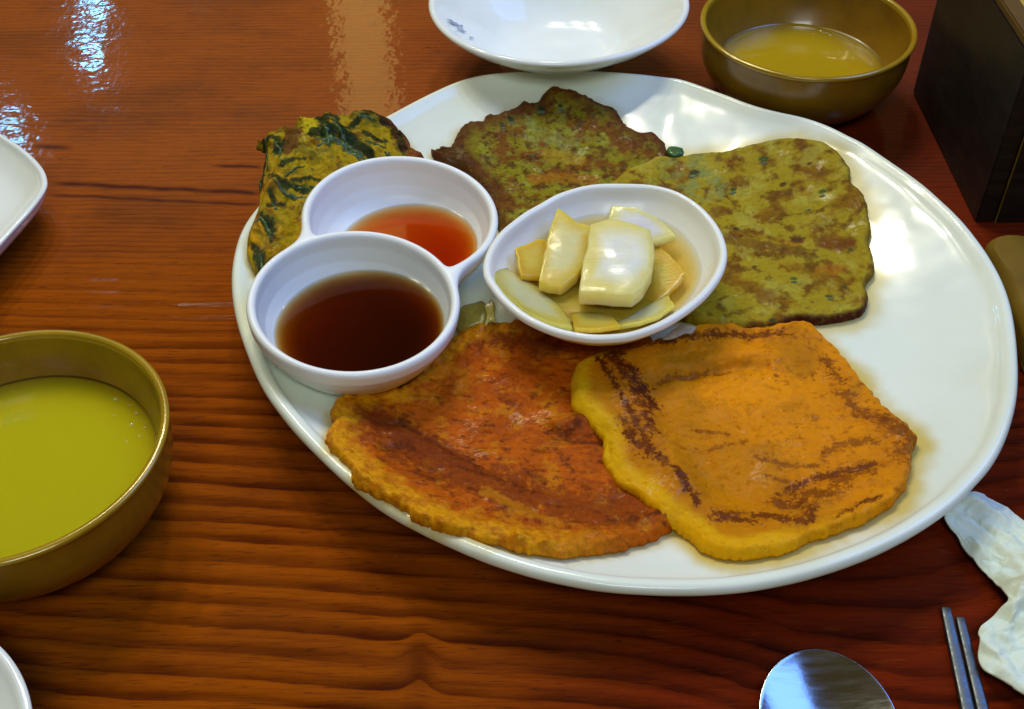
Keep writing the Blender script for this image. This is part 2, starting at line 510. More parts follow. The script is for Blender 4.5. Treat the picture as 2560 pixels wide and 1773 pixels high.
prof_plate = [(0, 0, .0075), (.15, 0, .0075), (.3, 0, .0075), (.43, 0, .0076), (.55, 0, .0080), (.66, 0, .0096), (.76, 0, .0135), (.86, 0, .0195), (.94, 0, .0255),
              (1, .0062, .0290), (1, .0038, .0303), (1, .0014, .0300), (1, 0, .0280), (1, .0006, .0255), (.97, 0, .0215), (.88, 0, .0130),
              (.72, 0, .0050), (.64, 0, .0012), (.60, 0, .0004), (.56, 0, .0020), (.0, 0, .0025)]
pl = vessel("oval_plate", pth, pB, PC, prof_plate, M_plate, 6, zfun=lambda X, Y, z: .0007*fbm(X, Y, .045, 3, 301)*ss(.010, .016, z)*ss(.031, .027, z))
tag(pl, "large cream white oval plate with wavy rim carrying the fried pancakes", "plate")
_pf = np.array([(f*.16-o, z) for f, o, z in prof_plate[:9]])
def zplate(x, y):
    d0, d1 = x-PC[0], y-PC[1]
    a = np.arctan2(d1, d0); r = np.hypot(d0, d1)
    b = np.interp(a, np.r_[pth, pth[0]+2*np.pi], np.r_[pB, pB[0]])
    t = r/b
    return np.interp(t, [0, .55, .66, .76, .86, .94, .975, 1.0, 1.3], [.0075, .0080, .0096, .0135, .0195, .0255, .0295, .0305, .0305])

# ------------------------------------------------------------------ pancakes
def seg_dist(X, C):
    """distance of points X (n,2) to the closed dense curve C"""
    out = np.empty(len(X))
    for k in range(0, len(X), 4000):
        d = X[k:k+4000, None, :] - C[None, :, :]
        out[k:k+4000] = np.sqrt((d**2).sum(2).min(1))
    return out
def stroke(x, y, pts, w, z=.016, seed=1, rag=.35):
    """soft ragged mark along a path; returns 0..1"""
    P = dsp(pts, z)[:, :2]
    best = np.full(len(x), 9.0)
    for a, b in zip(P[:-1], P[1:]):
        d = b-a; L = (d@d)+1e-12
        t = np.clip(((x-a[0])*d[0] + (y-a[1])*d[1])/L, 0, 1)
        best = np.minimum(best, np.hypot(x-a[0]-t*d[0], y-a[1]-t*d[1]))
    w = w*.001
    n = best/w + rag*2.6*fbm(x, y, .0050, 5, seed, .7)
    return 1-ss(.60, 1.05, n)
def soft(x, y, pts, w, z=.016, seed=1, rag=0):
    P = dsp(pts, z)[:, :2]; best = np.full(len(x), 9.0)
    for a, b in zip(P[:-1], P[1:]):
        d = b-a; L = (d@d)+1e-12
        t = np.clip(((x-a[0])*d[0] + (y-a[1])*d[1])/L, 0, 1)
        best = np.minimum(best, np.hypot(x-a[0]-t*d[0], y-a[1]-t*d[1]))
    q = best/(w*.001)*(1 + .35*fbm(x, y, .012, 3, seed+50))
    return np.exp(-q*q*1.6)
def toast(x, y, pts, w, z=.018, seed=1):
    """browning: a soft halo with a speckled darker core"""
    P = dsp(pts, z)[:, :2]; best = np.full(len(x), 9.0)
    for a, b in zip(P[:-1], P[1:]):
        d = b-a; L = (d@d)+1e-12
        t = np.clip(((x-a[0])*d[0] + (y-a[1])*d[1])/L, 0, 1)
        best = np.minimum(best, np.hypot(x-a[0]-t*d[0], y-a[1]-t*d[1]))
    q = best/(w*.00135)
    f1 = fbm(x, y, .0042, 5, seed, .75); f2 = fbm(x, y, .010, 5, seed+7, .7)
    halo = np.exp(-(q/1.7)**2)*np.clip(.55+1.8*f2, 0, 1)*.55
    core = ss(-.02, .22, f1 + .45*fbm(x, y, .0014, 3, seed+3, .7) + .40 - .55*q)*ss(2.3, .7, q)
    return np.clip(halo + core*.68, 0, 1)
def blob(x, y, p, w, z=.016, seed=1, rag=.3, sq=1.0, ang=0):
    c = dsp([p], z)[0]
    dx, dy = x-c[0], y-c[1]
    ca, sa = math.cos(ang), math.sin(ang)
    u, v = dx*ca+dy*sa, (-dx*sa+dy*ca)/sq
    n = np.hypot(u, v)/(w*.001) + rag*2.4*fbm(x, y, .004, 5, seed, .7)
    return 1-ss(.6, 1.15, n)

def jeon(name, outline, centre, T, base, colour, mat, M=120, N=520, lump=.0012, lumps=.009, edge=.004, seed=1,
         relief=None, src=False, edgefun=None, zhint=.6, power=.5, label="", group=None):
    P = np.asarray(outline, float) * (1 if src else K9)
    z = np.full(len(P), .015)
    for _ in range(6):
        W = at(P, z); z = base(W[:, 0], W[:, 1]) + T*zhint
    C = crom(at(P, z)[:, :2], 900)
    cc = at(np.array([centre])*(1 if src else K9), .015)[0][:2]
    th, B = polar_of(C, cc, N)
    B = B + lump*fbm(np.cos(th)*B, np.sin(th)*B, lumps, 3, seed) + lump*.55*fbm(np.cos(th)*B, np.sin(th)*B, lumps*.28, 3, seed+5, .7)
    C2 = np.stack([cc[0]+B*np.cos(th), cc[1]+B*np.sin(th)], 1)
    Cd = crom(C2[::2], 700)
    t = np.linspace(0, 1, M)[1:]; t = 1-(1-t)**1.15
    r = np.outer(t, B)
    x = (cc[0] + r*np.cos(th)).ravel(); y = (cc[1] + r*np.sin(th)).ravel()
    d = seg_dist(np.stack([x, y], 1), Cd); d = d.reshape(r.shape); d[-1] = 0; d = d.ravel()
    e = edge if edgefun is None else edgefun(x, y)
    prof = np.clip(d/e, 0, 1); prof = (1-(1-prof)**2)**power
    b0 = base(x, y)
    h = b0 + T*(.18+.82*prof)
    rl = relief(x, y, d) if relief is not None else 0
    h = h + rl*ss(0, .003, d) - .00055*ss(.34, .50, fbm(x, y, .0034, 2, seed+70))*ss(0, .003, d)
    h = h + .00034*fbm(x, y, .006, 5, seed+9, .62)*ss(0, .002, d)
    V = np.stack([x, y, h], 1)
    V = V.reshape(M-1, N, 3)
    # side and underside
    low = V[-1].copy(); low[:, 2] = base(low[:, 0], low[:, 1]) + .0003
    ins = low.copy(); ins[:, :2] = cc + (low[:, :2]-cc)*.97; ins[:, 2] = base(ins[:, 0], ins[:, 1]) + .0002
    inn = low.copy(); inn[:, :2] = cc + (low[:, :2]-cc)*.5; inn[:, 2] = base(inn[:, 0], inn[:, 1]) + .0002
    fin = low.copy(); fin[:, :2] = cc + (low[:, :2]-cc)*.01; fin[:, 2] = base(fin[:, 0], fin[:, 1]) + .0002
    first = V[0].copy(); first[:, :2] = cc; first[:, 2] = V[0, :, 2].mean()
    R = np.concatenate([first[None], V, low[None], ins[None], inn[None], fin[None]])
    VV, F = rings(R)
    colr = colour(x, y, d)
    ce = colr.reshape(M-1, N, 3)
    cols = np.concatenate([ce[:1], ce, ce[-1:], ce[-1:]*.6, ce[-1:]*.6, ce[-1:]*.6]).reshape(-1, 3)
    o = mesh(name, VV, F[:, ::-1], mat, None, True, cols)
    # height look-up for things lying on top
    from mathutils.bvhtree import BVHTree
    return o, (cc, th, B, T)
def inside(x, y, info):
    cc, th, B, T = info
    a = np.arctan2(y-cc[1], x-cc[0]); r = np.hypot(x-cc[0], y-cc[1])
    b = np.interp(a, np.r_[th, th[0]+2*np.pi], np.r_[B, B[0]])
    return b-r          # positive inside

# --- the darker pancake at the back
OD = zm([(65,620),(80,588),(150,575),(190,635),(240,540),(290,460),(370,380),(440,350),(520,360),(530,322),(560,302),(640,300),(700,272),
         (800,240),(850,190),(900,185),(950,205),(1000,190),(1030,130),(1080,80),(1130,62),(1250,85),(1330,105),(1400,140),
         (1480,175),(1560,210),(1650,240),(1720,320),(1760,380),(1830,435),(1900,455),(1980,455),(2050,490),(2110,570),
         (2140,650),(2150,800),(2050,1000),(1700,1150),(1200,1300),(850,1420),(720,1430),(640,1250),(540,1020),(420,850),(330,760),(150,700)], 3.492, 1060, 200)
def base_D(x, y): return zplate(x, y) + .0004
def col_D(x, y, d):
    c = mixc(np.tile(lin(138, 128, 16), (len(x), 1)), lin(122, 76, 8), ss(-.08, .22, fb6(x, y, .016, 4, 12)))
    c = mixc(c, lin(150, 150, 46), ss(.06, .35, fb6(x, y, .011, 3, 15))*.8)
    c = mixc(c, lin(84, 46, 4), ss(.0, .30, fb6(x, y, .006, 4, 18))*.85)
    c = mixc(c, lin(144, 150, 70), stroke(x, y, [(1180,300),(1240,330),(1300,330)], 9, seed=3)*np.clip(.4+1.6*fb6(x, y, .008, 4, 45), 0, .85))
    c = mixc(c, lin(175, 145, 25), stroke(x, y, [(1230,350),(1300,360)], 5, seed=6)*.7)
    c = mixc(c, lin(160, 98, 10), stroke(x, y, [(1200,400),(1260,395),(1330,400)], 5, seed=8)*.75)
    edge = (1-ss(.001, .007, d + .002*fb6(x, y, .008, 2, 2)))
    up = ss(.50, .53, y)
    c = mixc(c, lin(106, 60, 10), ss(-.25, .25, fb6(x, y, .010, 4, 49))*ss(.50, .60, y)*.45)
    c = mixc(c, lin(70, 26, 8), edge*.9*up)
    c = mixc(c, lin(92, 46, 8), (1-ss(.004, .016, d + .006*fb6(x, y, .01, 3, 29)))*.75*up)
    c = mixc(c, lin(84, 50, 10), stroke(x, y, [(1010,345),(1050,390),(1090,450),(1110,490)], 8, seed=9)*.8)
    for p, w in [((1218,272),2.6),((1150,290),2.2),((1130,300),2),((1260,268),1.6)]:
        c = mixc(c, lin(24, 50, 22), blob(x, y, p, w, seed=int(p[0]) % 40)*.9)
    c = mixc(c, lin(28, 44, 22), ss(.44, .55, fb6(x, y, .0065, 2, 51))*.7)
    return c
dark_pan, info_D = jeon("mung_bean_pancake", OD, np.array([1330, 420]), .0055, base_D, col_D, M_green, lump=.0016, lumps=.008, edge=.0045, seed=4, src=True,
    relief=lambda x, y, d: .0016*fbm(x, y, .014, 3, 61) + .0014*np.abs(fbm(x, y, .006, 4, 62)) + .0012*(1-ss(0, .008, d))*fbm(x, y, .005, 2, 63))
tag(dark_pan, "browned green vegetable pancake at the far side of the plate, behind the pickle dish", "pancake", "fried pancakes on the oval plate")

# --- the yellow-green pancake on the right
OC = [(1490,352),(1560,346),(1620,342),(1645,336),(1690,326),(1740,316),(1790,313),(1840,318),(1885,342),(1912,378),(1918,410),(1945,436),
      (1953,470),(1960,515),(1956,545),(1965,575),(1968,610),(1948,640),(1954,672),(1940,702),(1895,716),(1850,722),(1800,720),
      (1750,732),(1690,738),(1650,736),(1600,730),(1540,715),(1450,690),(1360,650),(1300,590),(1290,520),(1330,450),(1400,390),(1450,365)]
def base_C(x, y):
    return zplate(x, y) + .0004 + .0048*ss(-.004, .010, inside(x, y, info_D))
def col_C(x, y, d):
    c = mixc(np.tile(lin(162, 140, 22), (len(x), 1)), lin(134, 94, 4), ss(-.10, .22, fb6(x, y*1.1, .020, 4, 81)))
    c = mixc(c, lin(102, 66, 4), ss(.04, .38, fb6(x, y*1.1, .010, 4, 84))*.8)
    c = mixc(c, lin(174, 162, 56), ss(.04, .34, fb6(x, y, .017, 3, 87))*.65)
    c = mixc(c, lin(136, 142, 70), (blob(x, y, (1550,385), 17, seed=3) + blob(x, y, (1590, 420), 12, seed=8))*np.clip(.35+1.6*fb6(x, y, .009, 4, 44), 0, .8))
    c = mixc(c, lin(160, 96, 8), (blob(x, y, (1870,600), 8, seed=5, sq=.6) + blob(x, y, (1790,540), 6, seed=9, sq=.5))*.7)
    c = mixc(c, lin(104, 56, 12), (blob(x, y, (1620,470), 7, seed=15, sq=.7) + stroke(x, y, [(1640,530),(1720,545),(1800,560)], 5, seed=26))*.65)
    c = mixc(c, lin(116, 60, 14), (blob(x, y, (1725,660), 6, seed=35, sq=1.2) + stroke(x, y, [(1850,545),(1910,560)], 5, seed=36))*.6)
    edge = 1-ss(.0006, .0034, d + .001*fb6(x, y, .006, 2, 2))
    side = ss(.19, .23, x) + ss(.45, .42, y)
    c = mixc(c, lin(70, 26, 6), edge*np.clip(.55+side*.5, 0, 1)*ss(.10, .14, x))
    for p, w, k in [((1562,390),3.4,0),((1650,425),2.2,1),((1715,378),3.0,1),((1760,425),2.2,2),((1658,508),1.8,0),((1795,535),4.2,2),
                    ((1846,448),2.4,1),((1828,338),1.5,1),((1788,620),2.2,1),((1900,640),1.6,1),((1782,712),2.0,0),((1912,566),1.5,1),
                    ((1836,350),1.4,1),((1700,590),1.6,2),((1866,660),2.0,1),((1740,710),1.8,1),((1815,395),1.7,2),((1684,350),1.8,1)]:
        cc_ = [lin(34, 30, 26), lin(40, 72, 34), lin(70, 32, 14)][k]
        c = mixc(c, cc_, blob(x, y, p, w, seed=int(p[0]) % 40, sq=.75)*.85)
    c = mixc(c, lin(58, 62, 24), ss(.46, .6, fb6(x, y, .0055, 2, 93))*.6)
    return c
green_pan, info_C = jeon("mung_bean_pancake", OC, (1640, 520), .0052, base_C, col_C, M_green, lump=.0011, lumps=.010, edge=.0035, seed=14,
    relief=lambda x, y, d: .0012*fbm(x, y, .030, 3, 71) + .0004*fbm(x, y, .006, 3, 72))
tag(green_pan, "yellow green speckled pancake with scalloped brown edge on the right of the plate", "pancake", "fried pancakes on the oval plate")

# --- leafy pancake on the far left, hanging over the rim
OE = zm([(120,475),(195,462),(185,428),(260,388),(350,362),(425,368),(430,292),(500,286),(590,297),(680,252),(760,280),(850,268),(950,245),(1080,268),
         (1170,300),(1230,370),(1290,440),(1330,520),(1410,580),(1400,720),(1150,950),(850,1120),(650,1250),(450,1350),(260,1390),(180,1430),
         (112,1480),(92,1420),(50,1320),(48,1210),(70,1130),(112,1080),(105,1030),(140,965),(138,900),(140,830),(158,720),(185,600),(198,520)], 3.07, 600, 200)
def base_E(x, y):
    return zplate(x, y) + .0012 + .002*ss(.48, .56, y)
def col_E(x, y, d):
    c = mixc(np.tile(lin(170, 142, 8), (len(x), 1)), lin(128, 112, 18), ss(-.05, .25, fb6(x, y, .014, 4, 101)))
    c = mixc(c, lin(206, 150, 4), ss(-.05, .3, fb6(x, y, .011, 3, 103))*ss(.53, .50, y)*.9)
    c = mixc(c, lin(104, 58, 12), ss(.08, .34, fb6(x, y, .009, 4, 106))*.75)
    c = mixc(c, lin(196, 176, 8), stroke(x, y, [(680,275),(700,290),(705,330)], 4.5, .03, 5)*.9)
    c = mixc(c, lin(96, 44, 12), stroke(x, y, [(655,320),(665,350),(650,380)], 5, .03, 7)*.8)
    c = mixc(c, lin(128, 52, 12), stroke(x, y, [(840,265),(880,270),(915,305),(935,335)], 6, .03, 8)*.9)
    c = mixc(c, lin(40, 14, 8), stroke(x, y, [(855,290),(890,305),(905,335)], 3.6, .03, 9)*.9)
    g = lin(20, 40, 16)
    for pts, w in [([(752,290),(765,320),(790,345)], 2.8), ([(715,340),(760,335),(800,345),(830,355)], 4.4), ([(735,305),(742,350)], 4.5),
                   ([(597,325),(603,380),(592,450)], 1.6), ([(618,350),(640,365),(632,385)], 2.8), ([(622,430),(650,445),(690,440)], 3.0),
                   ([(592,400),(588,440)], 2.0), ([(610,460),(625,475)], 2.4), ([(570,505),(590,500),(615,530)], 3.0), ([(600,520),(612,540)], 2.2),
                   ([(582,570),(590,610)], 3.2), ([(800,295),(850,290)], 2.4), ([(820,325),(870,330)], 2.4), ([(660,430),(700,420),(740,425)], 1.8), ([(770,330),(830,300)], 2.0),
                   ([(640,410),(690,390)], 1.6), ([(606,480),(640,470)], 1.8)]:
        m = stroke(x, y, pts, w, .03, int(pts[0][0]) % 37, .5)
        c = mixc(c, g, m*.92)
    c = mixc(c, lin(52, 74, 16), ss(.26, .48, fb6(x, y, .008, 3, 113))*.75)
    c = mixc(c, lin(185, 92, 14), blob(x, y, (578,545), 4.5, .02, 9)*.8)
    return c
def rel_E(x, y, d):
    r = .0042*fbm(x, y, .016, 3, 121) + .0026*np.abs(fbm(x, y, .008, 3, 122)) + .0010*fbm(x, y, .003, 3, 123)
    r = r + .0016*soft(x, y, [(715,340),(760,335),(800,345),(830,355)], 4, .03, 3)
    return r
leafy, info_E = jeon("chive_pancake", OE, np.array([760, 420]), .0085, base_E, col_E, M_leafy, lump=.0022, lumps=.009, edge=.006, seed=24, src=True, relief=rel_E, power=.6)
tag(leafy, "leafy dark green and yellow fritter hanging over the left rim behind the sauce cups", "pancake", "fried pancakes on the oval plate")

# --- orange kimchi-coloured pancake at the front
OA = [(770,893),(745,915),(745,940),(733,975),(745,1008),(790,1048),(795,1082),(850,1108),(890,1130),(930,1160),(985,1185),(1050,1200),
      (1110,1216),(1180,1232),(1240,1242),(1310,1243),(1380,1232),(1440,1218),(1510,1185),(1560,1150),(1570,1040),(1560,900),
      (1500,800),(1430,735),(1340,690),(1250,700),(1195,722),(1150,727),(1090,728),(1040,742),(1000,775),(940,830),(860,875)]
def base_A(x, y): return zplate(x, y) + .0004
def col_A(x, y, d):
    c = mixc(np.tile(lin(190, 90, 0), (len(x), 1)), lin(170, 78, 0), ss(-.1, .25, fb6(x, y*1.5, .02, 4, 131)))
    c = mixc(c, lin(206, 130, 8), ss(.05, .3, fb6(x, y, .013, 4, 133))*.55)
    low = stroke(x, y, [(800,960),(900,1010),(1050,1080),(1200,1130),(1350,1160),(1450,1130)], 14, seed=4, rag=.6)
    c = mixc(c, lin(130, 54, 3), low*.75)
    low = stroke(x, y, [(790,910),(860,960),(930,1000),(1000,1040)], 9, seed=14, rag=.6)
    c = mixc(c, lin(120, 46, 3), low*.7)
    c = mixc(c, lin(110, 46, 10), stroke(x, y, [(1030,760),(1120,745),(1230,780)], 9, seed=5, rag=.6)*.7)
    c = mixc(c, lin(108, 44, 4), ss(.14, .46, fb6(x, y*2.0, .007, 4, 136))*.8)
    # leaf fibres
    for pts, w in [([(870,1040),(900,1025),(920,1020)], 2.6), ([(1245,960),(1275,968),(1300,955)], 2.2), ([(1250,985),(1300,985),(1350,990)], 1.5),
                   ([(1300,940),(1330,945)], 3.0), ([(1125,895),(1155,905)], 1.4), ([(1040,1060),(1120,1085),(1200,1110)], 1.3),
                   ([(1260,1020),(1290,1060)], 1.2), ([(1180,1050),(1200,1075)], 1.2), ([(1370,1185),(1480,1170)], 1.5), ([(940,1095),(980,1105)], 1.6),
                   ([(1130,1165),(1200,1180)], 1.5), ([(900,960),(1000,1010),(1080,1060)], 1.2), ([(1060,1120),(1160,1160)], 1.2)]:
        c = mixc(c, lin(88, 32, 5), toast(x, y, pts, w, .016, int(pts[0][0]) % 31)*.75)
    # yellow fluffy edge on the near left
    rim = (1-ss(.006, .0150, d + .008*fb6(x, y, .009, 3, 6)))*ss(.44, .40, y)*ss(.055, .0, x)
    c = mixc(c, lin(222, 152, 8), rim*.95)
    c = mixc(c, lin(180, 92, 8), rim*ss(-.05, .2, fb6(x, y, .006, 3, 8))*.6)
    c = mixc(c, lin(196, 122, 14), stroke(x, y, [(1100,1130),(1170,1170),(1240,1190)], 4, seed=33, rag=.5)*.7)
    return c
def rel_A(x, y, d):
    r = .0022*fbm(x, y, .032, 3, 141) + .0010*fbm(x, y*1.8, .008, 4, 142)
    r += .0052*(1-ss(.002, .016, d))*np.abs(fbm(x, y, .011, 3, 143))
    for pts, w, s in [([(1250,1000),(1180,1045),(1190,1090)], 2.5, -.0010), ([(1240,965),(1300,985),(1370,985)], 5, -.0026), ([(1250,950),(1310,940),(1350,950)], 4, .0022),
                   ([(870,1040),(920,1015)], 4, -.0018), ([(780,900),(840,1000),(850,1090)], 3, .0016), ([(900,960),(1000,1010),(1100,1060)], 2, -.0008),
                   ([(1200,1010),(1350,1000)], 2, .0010), ([(1200,1120),(1330,1140)], 2, .0009), ([(1100,1150),(1200,1190)], 4, .0014)]:
        r += s*soft(x, y, pts, w, seed=2, rag=.15)
    return r
kim, info_A = jeon("kimchi_pancake", OA, (1130, 985), .0065, base_A, col_A, M_kimchi, M=140, N=600, lump=.0024, lumps=.008, edge=.005, seed=34, relief=rel_A)
tag(kim, "deep orange brown pancake below the sauce cups, nearest the front rim of the plate", "pancake", "fried pancakes on the oval plate")

# --- golden square pancake on the right front
OB = [(1325,800),(1292,822),(1284,870),(1292,915),(1328,948),(1358,985),(1362,1040),(1395,1082),(1440,1115),(1480,1145),(1510,1175),(1550,1205),
      (1590,1235),(1650,1248),(1720,1243),(1790,1228),(1830,1208),(1900,1185),(1965,1158),(2015,1122),(2042,1085),(2050,1035),(2058,985),
      (2032,948),(1990,912),(1960,875),(1920,830),(1880,782),(1845,748),(1810,726),(1770,728),(1720,736),(1680,738),(1650,730),(1600,732),
      (1550,742),(1490,762),(1430,782),(1375,790)]
def base_B(x, y):
    return zplate(x, y) + .0004 + .0055*ss(-.006, .012, inside(x, y, info_A))
pB0, pB1 = dsp([(1300, 840), (1620, 1240)], .018)[:, :2]
def leftside(x, y):
    """distance from the near-left edge line"""
    d = pB1-pB0; d = d/np.hypot(*d)
    return -((x-pB0[0])*d[1] - (y-pB0[1])*d[0])
def col_B(x, y, d):
    c = mixc(np.tile(lin(216, 134, 0), (len(x), 1)), lin(186, 118, 2), ss(-.1, .3, fb6(x, y, .04, 3, 151)))
    L = leftside(x, y)
    c = mixc(c, lin(182, 116, 0), ss(.055, .030, L + .02*fb6(x, y, .03, 3, 77))*.6)  # darker left trough: shading of the hollow painted into the batter colour
    c = mixc(c, lin(232, 146, 0), blob(x, y, (1700, 870), 24, .018, 6, .4, .6)*.7)  # bright upper middle, painted in as the lit part of that shading
    left = ss(.030, .018, L)
    c = mixc(c, lin(214, 166, 8), (1-ss(.0045, .0115, d+.002*fb6(x, y, .01, 2, 6)))*left)
    c = mixc(c, lin(222, 158, 2), (1-ss(.002, .012, d))*ss(.34, .31, y)*ss(.17, .12, x)*.7)
    # toasted patches
    right = ss(.155, .205, x + .35*(.36-y) + .018*fb6(x, y, .02, 3, 3))
    c = mixc(c, lin(158, 86, 2), right*.75*ss(-.35, .2, fb6(x, y*1.4, .012, 4, 152)))
    for pts, w, s in [([(1365,812),(1415,870),(1450,950),(1465,990)], 3.2, .95), ([(1385,810),(1420,850),(1470,920)], 4.2, .95), ([(1345,820),(1395,900),(1435,975),(1450,1010)], 1.8, .9),
                      ([(1400,955),(1420,1000),(1455,1030)], 3.0, .85), ([(1460,1025),(1520,1075),(1570,1135)], 2.4, .85),
                      ([(1605,1170),(1650,1180),(1690,1185)], 2.8, .8), ([(1640,1165),(1670,1160)], 2.2, .6), ([(1700,1165),(1760,1185),(1800,1200)], 2.8, .75), ([(1810,1145),(1820,1185)], 3.2, .8),
                      ([(1760,1110),(1830,1080),(1900,1065),(1960,1060)], 2.2, .8), ([(1740,1130),(1760,1140),(1790,1150)], 3.0, .6),
                      ([(1800,1120),(1850,1130),(1880,1120)], 4.5, .6), ([(1880,1090),(1940,1080)], 4.5, .55), ([(1870,1195),(1930,1165),(1970,1150)], 1.4, .8),
                      ([(1700,1020),(1760,1040),(1840,1050)], 1.4, .5), ([(1860,1020),(1900,1000),(1960,1000)], 3.2, .5), ([(1900,880),(1940,930),(1990,960)], 3.6, .6),
                      ([(1860,800),(1890,850)], 3.2, .6), ([(1600,1000),(1680,985)], 1.2, .4), ([(1560,960),(1640,970)], 1.1, .45), ([(1720,1060),(1790,1090)], 1.4, .5),
                      ([(1330,790),(1420,780),(1530,752),(1650,742),(1760,740)], 3.4, .75), ([(1480,860),(1560,830),(1640,825)], 1.8, .45),
                      ([(2000,960),(2040,1000),(2030,1050)], 5, .6)]:
        m = toast(x, y, pts, w, .018, int(pts[0][0]) % 43)
        c = mixc(c, lin(140, 68, 3), m*s*.8)
        c = mixc(c, lin(84, 32, 4), ss(.45, 1.0, m)*s)
    c = mixc(c, lin(128, 62, 4), ss(.14, .46, fb6(x, y*1.5, .0065, 3, 155))*.75*ss(.06, .19, x))
    c = mixc(c, lin(112, 50, 4), ss(.20, .42, fb6(x, y, .0026, 3, 156))*ss(-.1, .25, fb6(x, y, .02, 3, 157))*.55*ss(.045, .14, x))
    c = mixc(c, lin(176, 96, 0), ss(.0, .5, fb6(x, y, .012, 3, 158))*.25*ss(.03, .06, L))
    c = mixc(c, lin(110, 50, 5), blob(x, y, (1747,842), 1.6, .018, 4)*.7)
    return c
def rel_B(x, y, d):
    r = .0024*fbm(x, y, .045, 2, 161) + .0011*np.abs(fbm(x, y, .014, 3, 165))*ss(.045, .02, leftside(x, y)) + .0006*fbm(x, y, .009, 4, 166)
    for pts, w, s in [([(1380,840),(1450,950),(1520,1060),(1600,1150)], 9, .0022), ([(1470,860),(1560,835),(1650,815),(1720,820)], 4, -.0026),
                      ([(1500,830),(1600,800),(1720,790)], 6, .0018), ([(1650,900),(1750,880),(1800,900)], 18, .0024),
                      ([(1480,900),(1560,1020),(1680,1120)], 12, -.0034), ([(1760,1112),(1840,1080),(1960,1062)], 2.6, -.0012),
                      ([(1800,1180),(1850,1130),(1950,1100)], 7, .0016), ([(1900,850),(1960,920),(2020,980)], 7, .0014), ([(1750,1140),(1800,1160),(1820,1200)], 2.5, -.0010),
                      ([(1680,735),(1690,760)], 4, -.0020)]:
        r += s*soft(x, y, pts, w, .018, 2, .08)
    r += .00030*fbm(x, y, .004, 3, 163)
    return r
gold, info_B = jeon("golden_pancake", OB, (1680, 985), .0072, base_B, col_B, M_golden, M=150, N=640, lump=.0019, lumps=.010, edge=.006, seed=44, relief=rel_B,
                    edgefun=lambda x, y: .0034 + .0034*ss(.03, .015, leftside(x, y)) + .0012*fbm(x, y, .008, 3, 168))
tag(gold, "golden yellow square egg battered pancake with brown streaks at the right front of the plate", "pancake", "fried pancakes on the oval plate")

# leaves and scallion bits standing proud of the batter
from mathutils.kdtree import KDTree
def surf(o):
    n = len(o.data.vertices); co = np.empty(n*3); o.data.vertices.foreach_get("co", co); co = co.reshape(-1, 3)
    co = co[::2]; kd = KDTree(len(co))
    for k, v in enumerate(co): kd.insert((v[0], v[1], 0), k)
    kd.balance()
    return lambda x, y: max(co[i][2] for (_, i, _) in kd.find_n((x, y, 0), 3))
M_leaf = veg_leaf("dark_fried_chive", (.040, .105, .012), (.012, .036, .006))
M_leaf2 = veg_leaf("fresh_green_scallion_bit", (.040, .110, .022), (.015, .045, .012))
def leafbit(o, sf, pts, w, mat, z, name="leaf", lift=.0006):
    P = dsp(pts, z)[:, :2]
    if len(P) == 1: P = np.array([P[0]-[w*.0009, .0003], P[0]+[w*.0009, -.0002]])
    L = np.r_[0, np.cumsum(np.linalg.norm(np.diff(P, axis=0), axis=1))]
    n = max(5, int(L[-1]/.0010)); q = np.linspace(0, L[-1], n)
    X = np.interp(q, L, P[:, 0]); Y = np.interp(q, L, P[:, 1])
    X = X + .0006*np.sin(q/.0035+w); Y = Y + .0005*np.cos(q/.0045+w*2)
    dx = np.gradient(X); dy = np.gradient(Y); m = np.hypot(dx, dy)+1e-9; nx_, ny_ = -dy/m, dx/m
    vs, fs = [], []
    for k in range(n):
        ww = w*.00078*.5*(math.sin(math.pi*(k+.6)/(n+.2))**.5)*(1+.45*math.sin(k*1.9+w*5)+.2*math.sin(k*4.3))
        for u in (-1, -.5, 0, .5, 1):
            xx, yy = X[k]+nx_[k]*ww*u, Y[k]+ny_[k]*ww*u
            vs.append((xx, yy, sf(xx, yy) + (lift*(1-u*u) - .0002) + .00025*math.sin(k*2.1+u*3)))
    for k in range(n-1):
        for u in range(4): fs.append((k*5+u, k*5+u+1, (k+1)*5+u+1, (k+1)*5+u))
    return mesh(name, vs, fs, mat, o)
sE, sD, sC = surf(leafy), surf(dark_pan), surf(green_pan)
for pts, w in [([(752,290),(765,320),(792,348)], 2.2), ([(715,340),(760,335),(800,345),(832,357)], 3.6), ([(735,305),(742,350)], 3.2), ([(716,352),(740,345)], 2.6),
               ([(618,350),(640,365),(632,385)], 2.4), ([(622,430),(650,445),(690,440)], 2.6), ([(592,400),(588,440)], 2.0), ([(610,460),(625,475)], 2.2),
               ([(572,508),(590,500),(615,530)], 2.6), ([(602,520),(612,540)], 2.0), ([(584,575),(592,608)], 2.6), ([(800,295),(850,290)], 2.0), ([(820,325),(870,330)], 2.0),
               ([(660,430),(700,420),(740,425)], 1.5), ([(600,330),(606,400)], 1.4), ([(640,410),(690,390)], 1.4), ([(770,345),(800,350),(815,360)], 2.6), ([(862,335),(885,345)], 2.0)]:
    leafbit(leafy, sE, pts, w, M_leaf, .034)
for p, w in [((1218,272),3.0), ((1150,290),2.4), ((1130,300),2.0), ((1260,268),1.8), ((1195,345),1.8), ((1300,290),1.6), ((1345,320),1.8)]:
    leafbit(dark_pan, sD, [p], w, M_leaf2, .018, "scallion_bit", .0005)
for p, w in [((1562,390),3.4), ((1650,425),2.4), ((1715,378),2.2), ((1846,448),1.8), ((1788,620),2.0), ((1868,660),1.8), ((1815,470),1.6)]:
    leafbit(green_pan, sC, [p], w, M_leaf2 if w < 3 else M_leaf, .018, "scallion_bit", .0005)

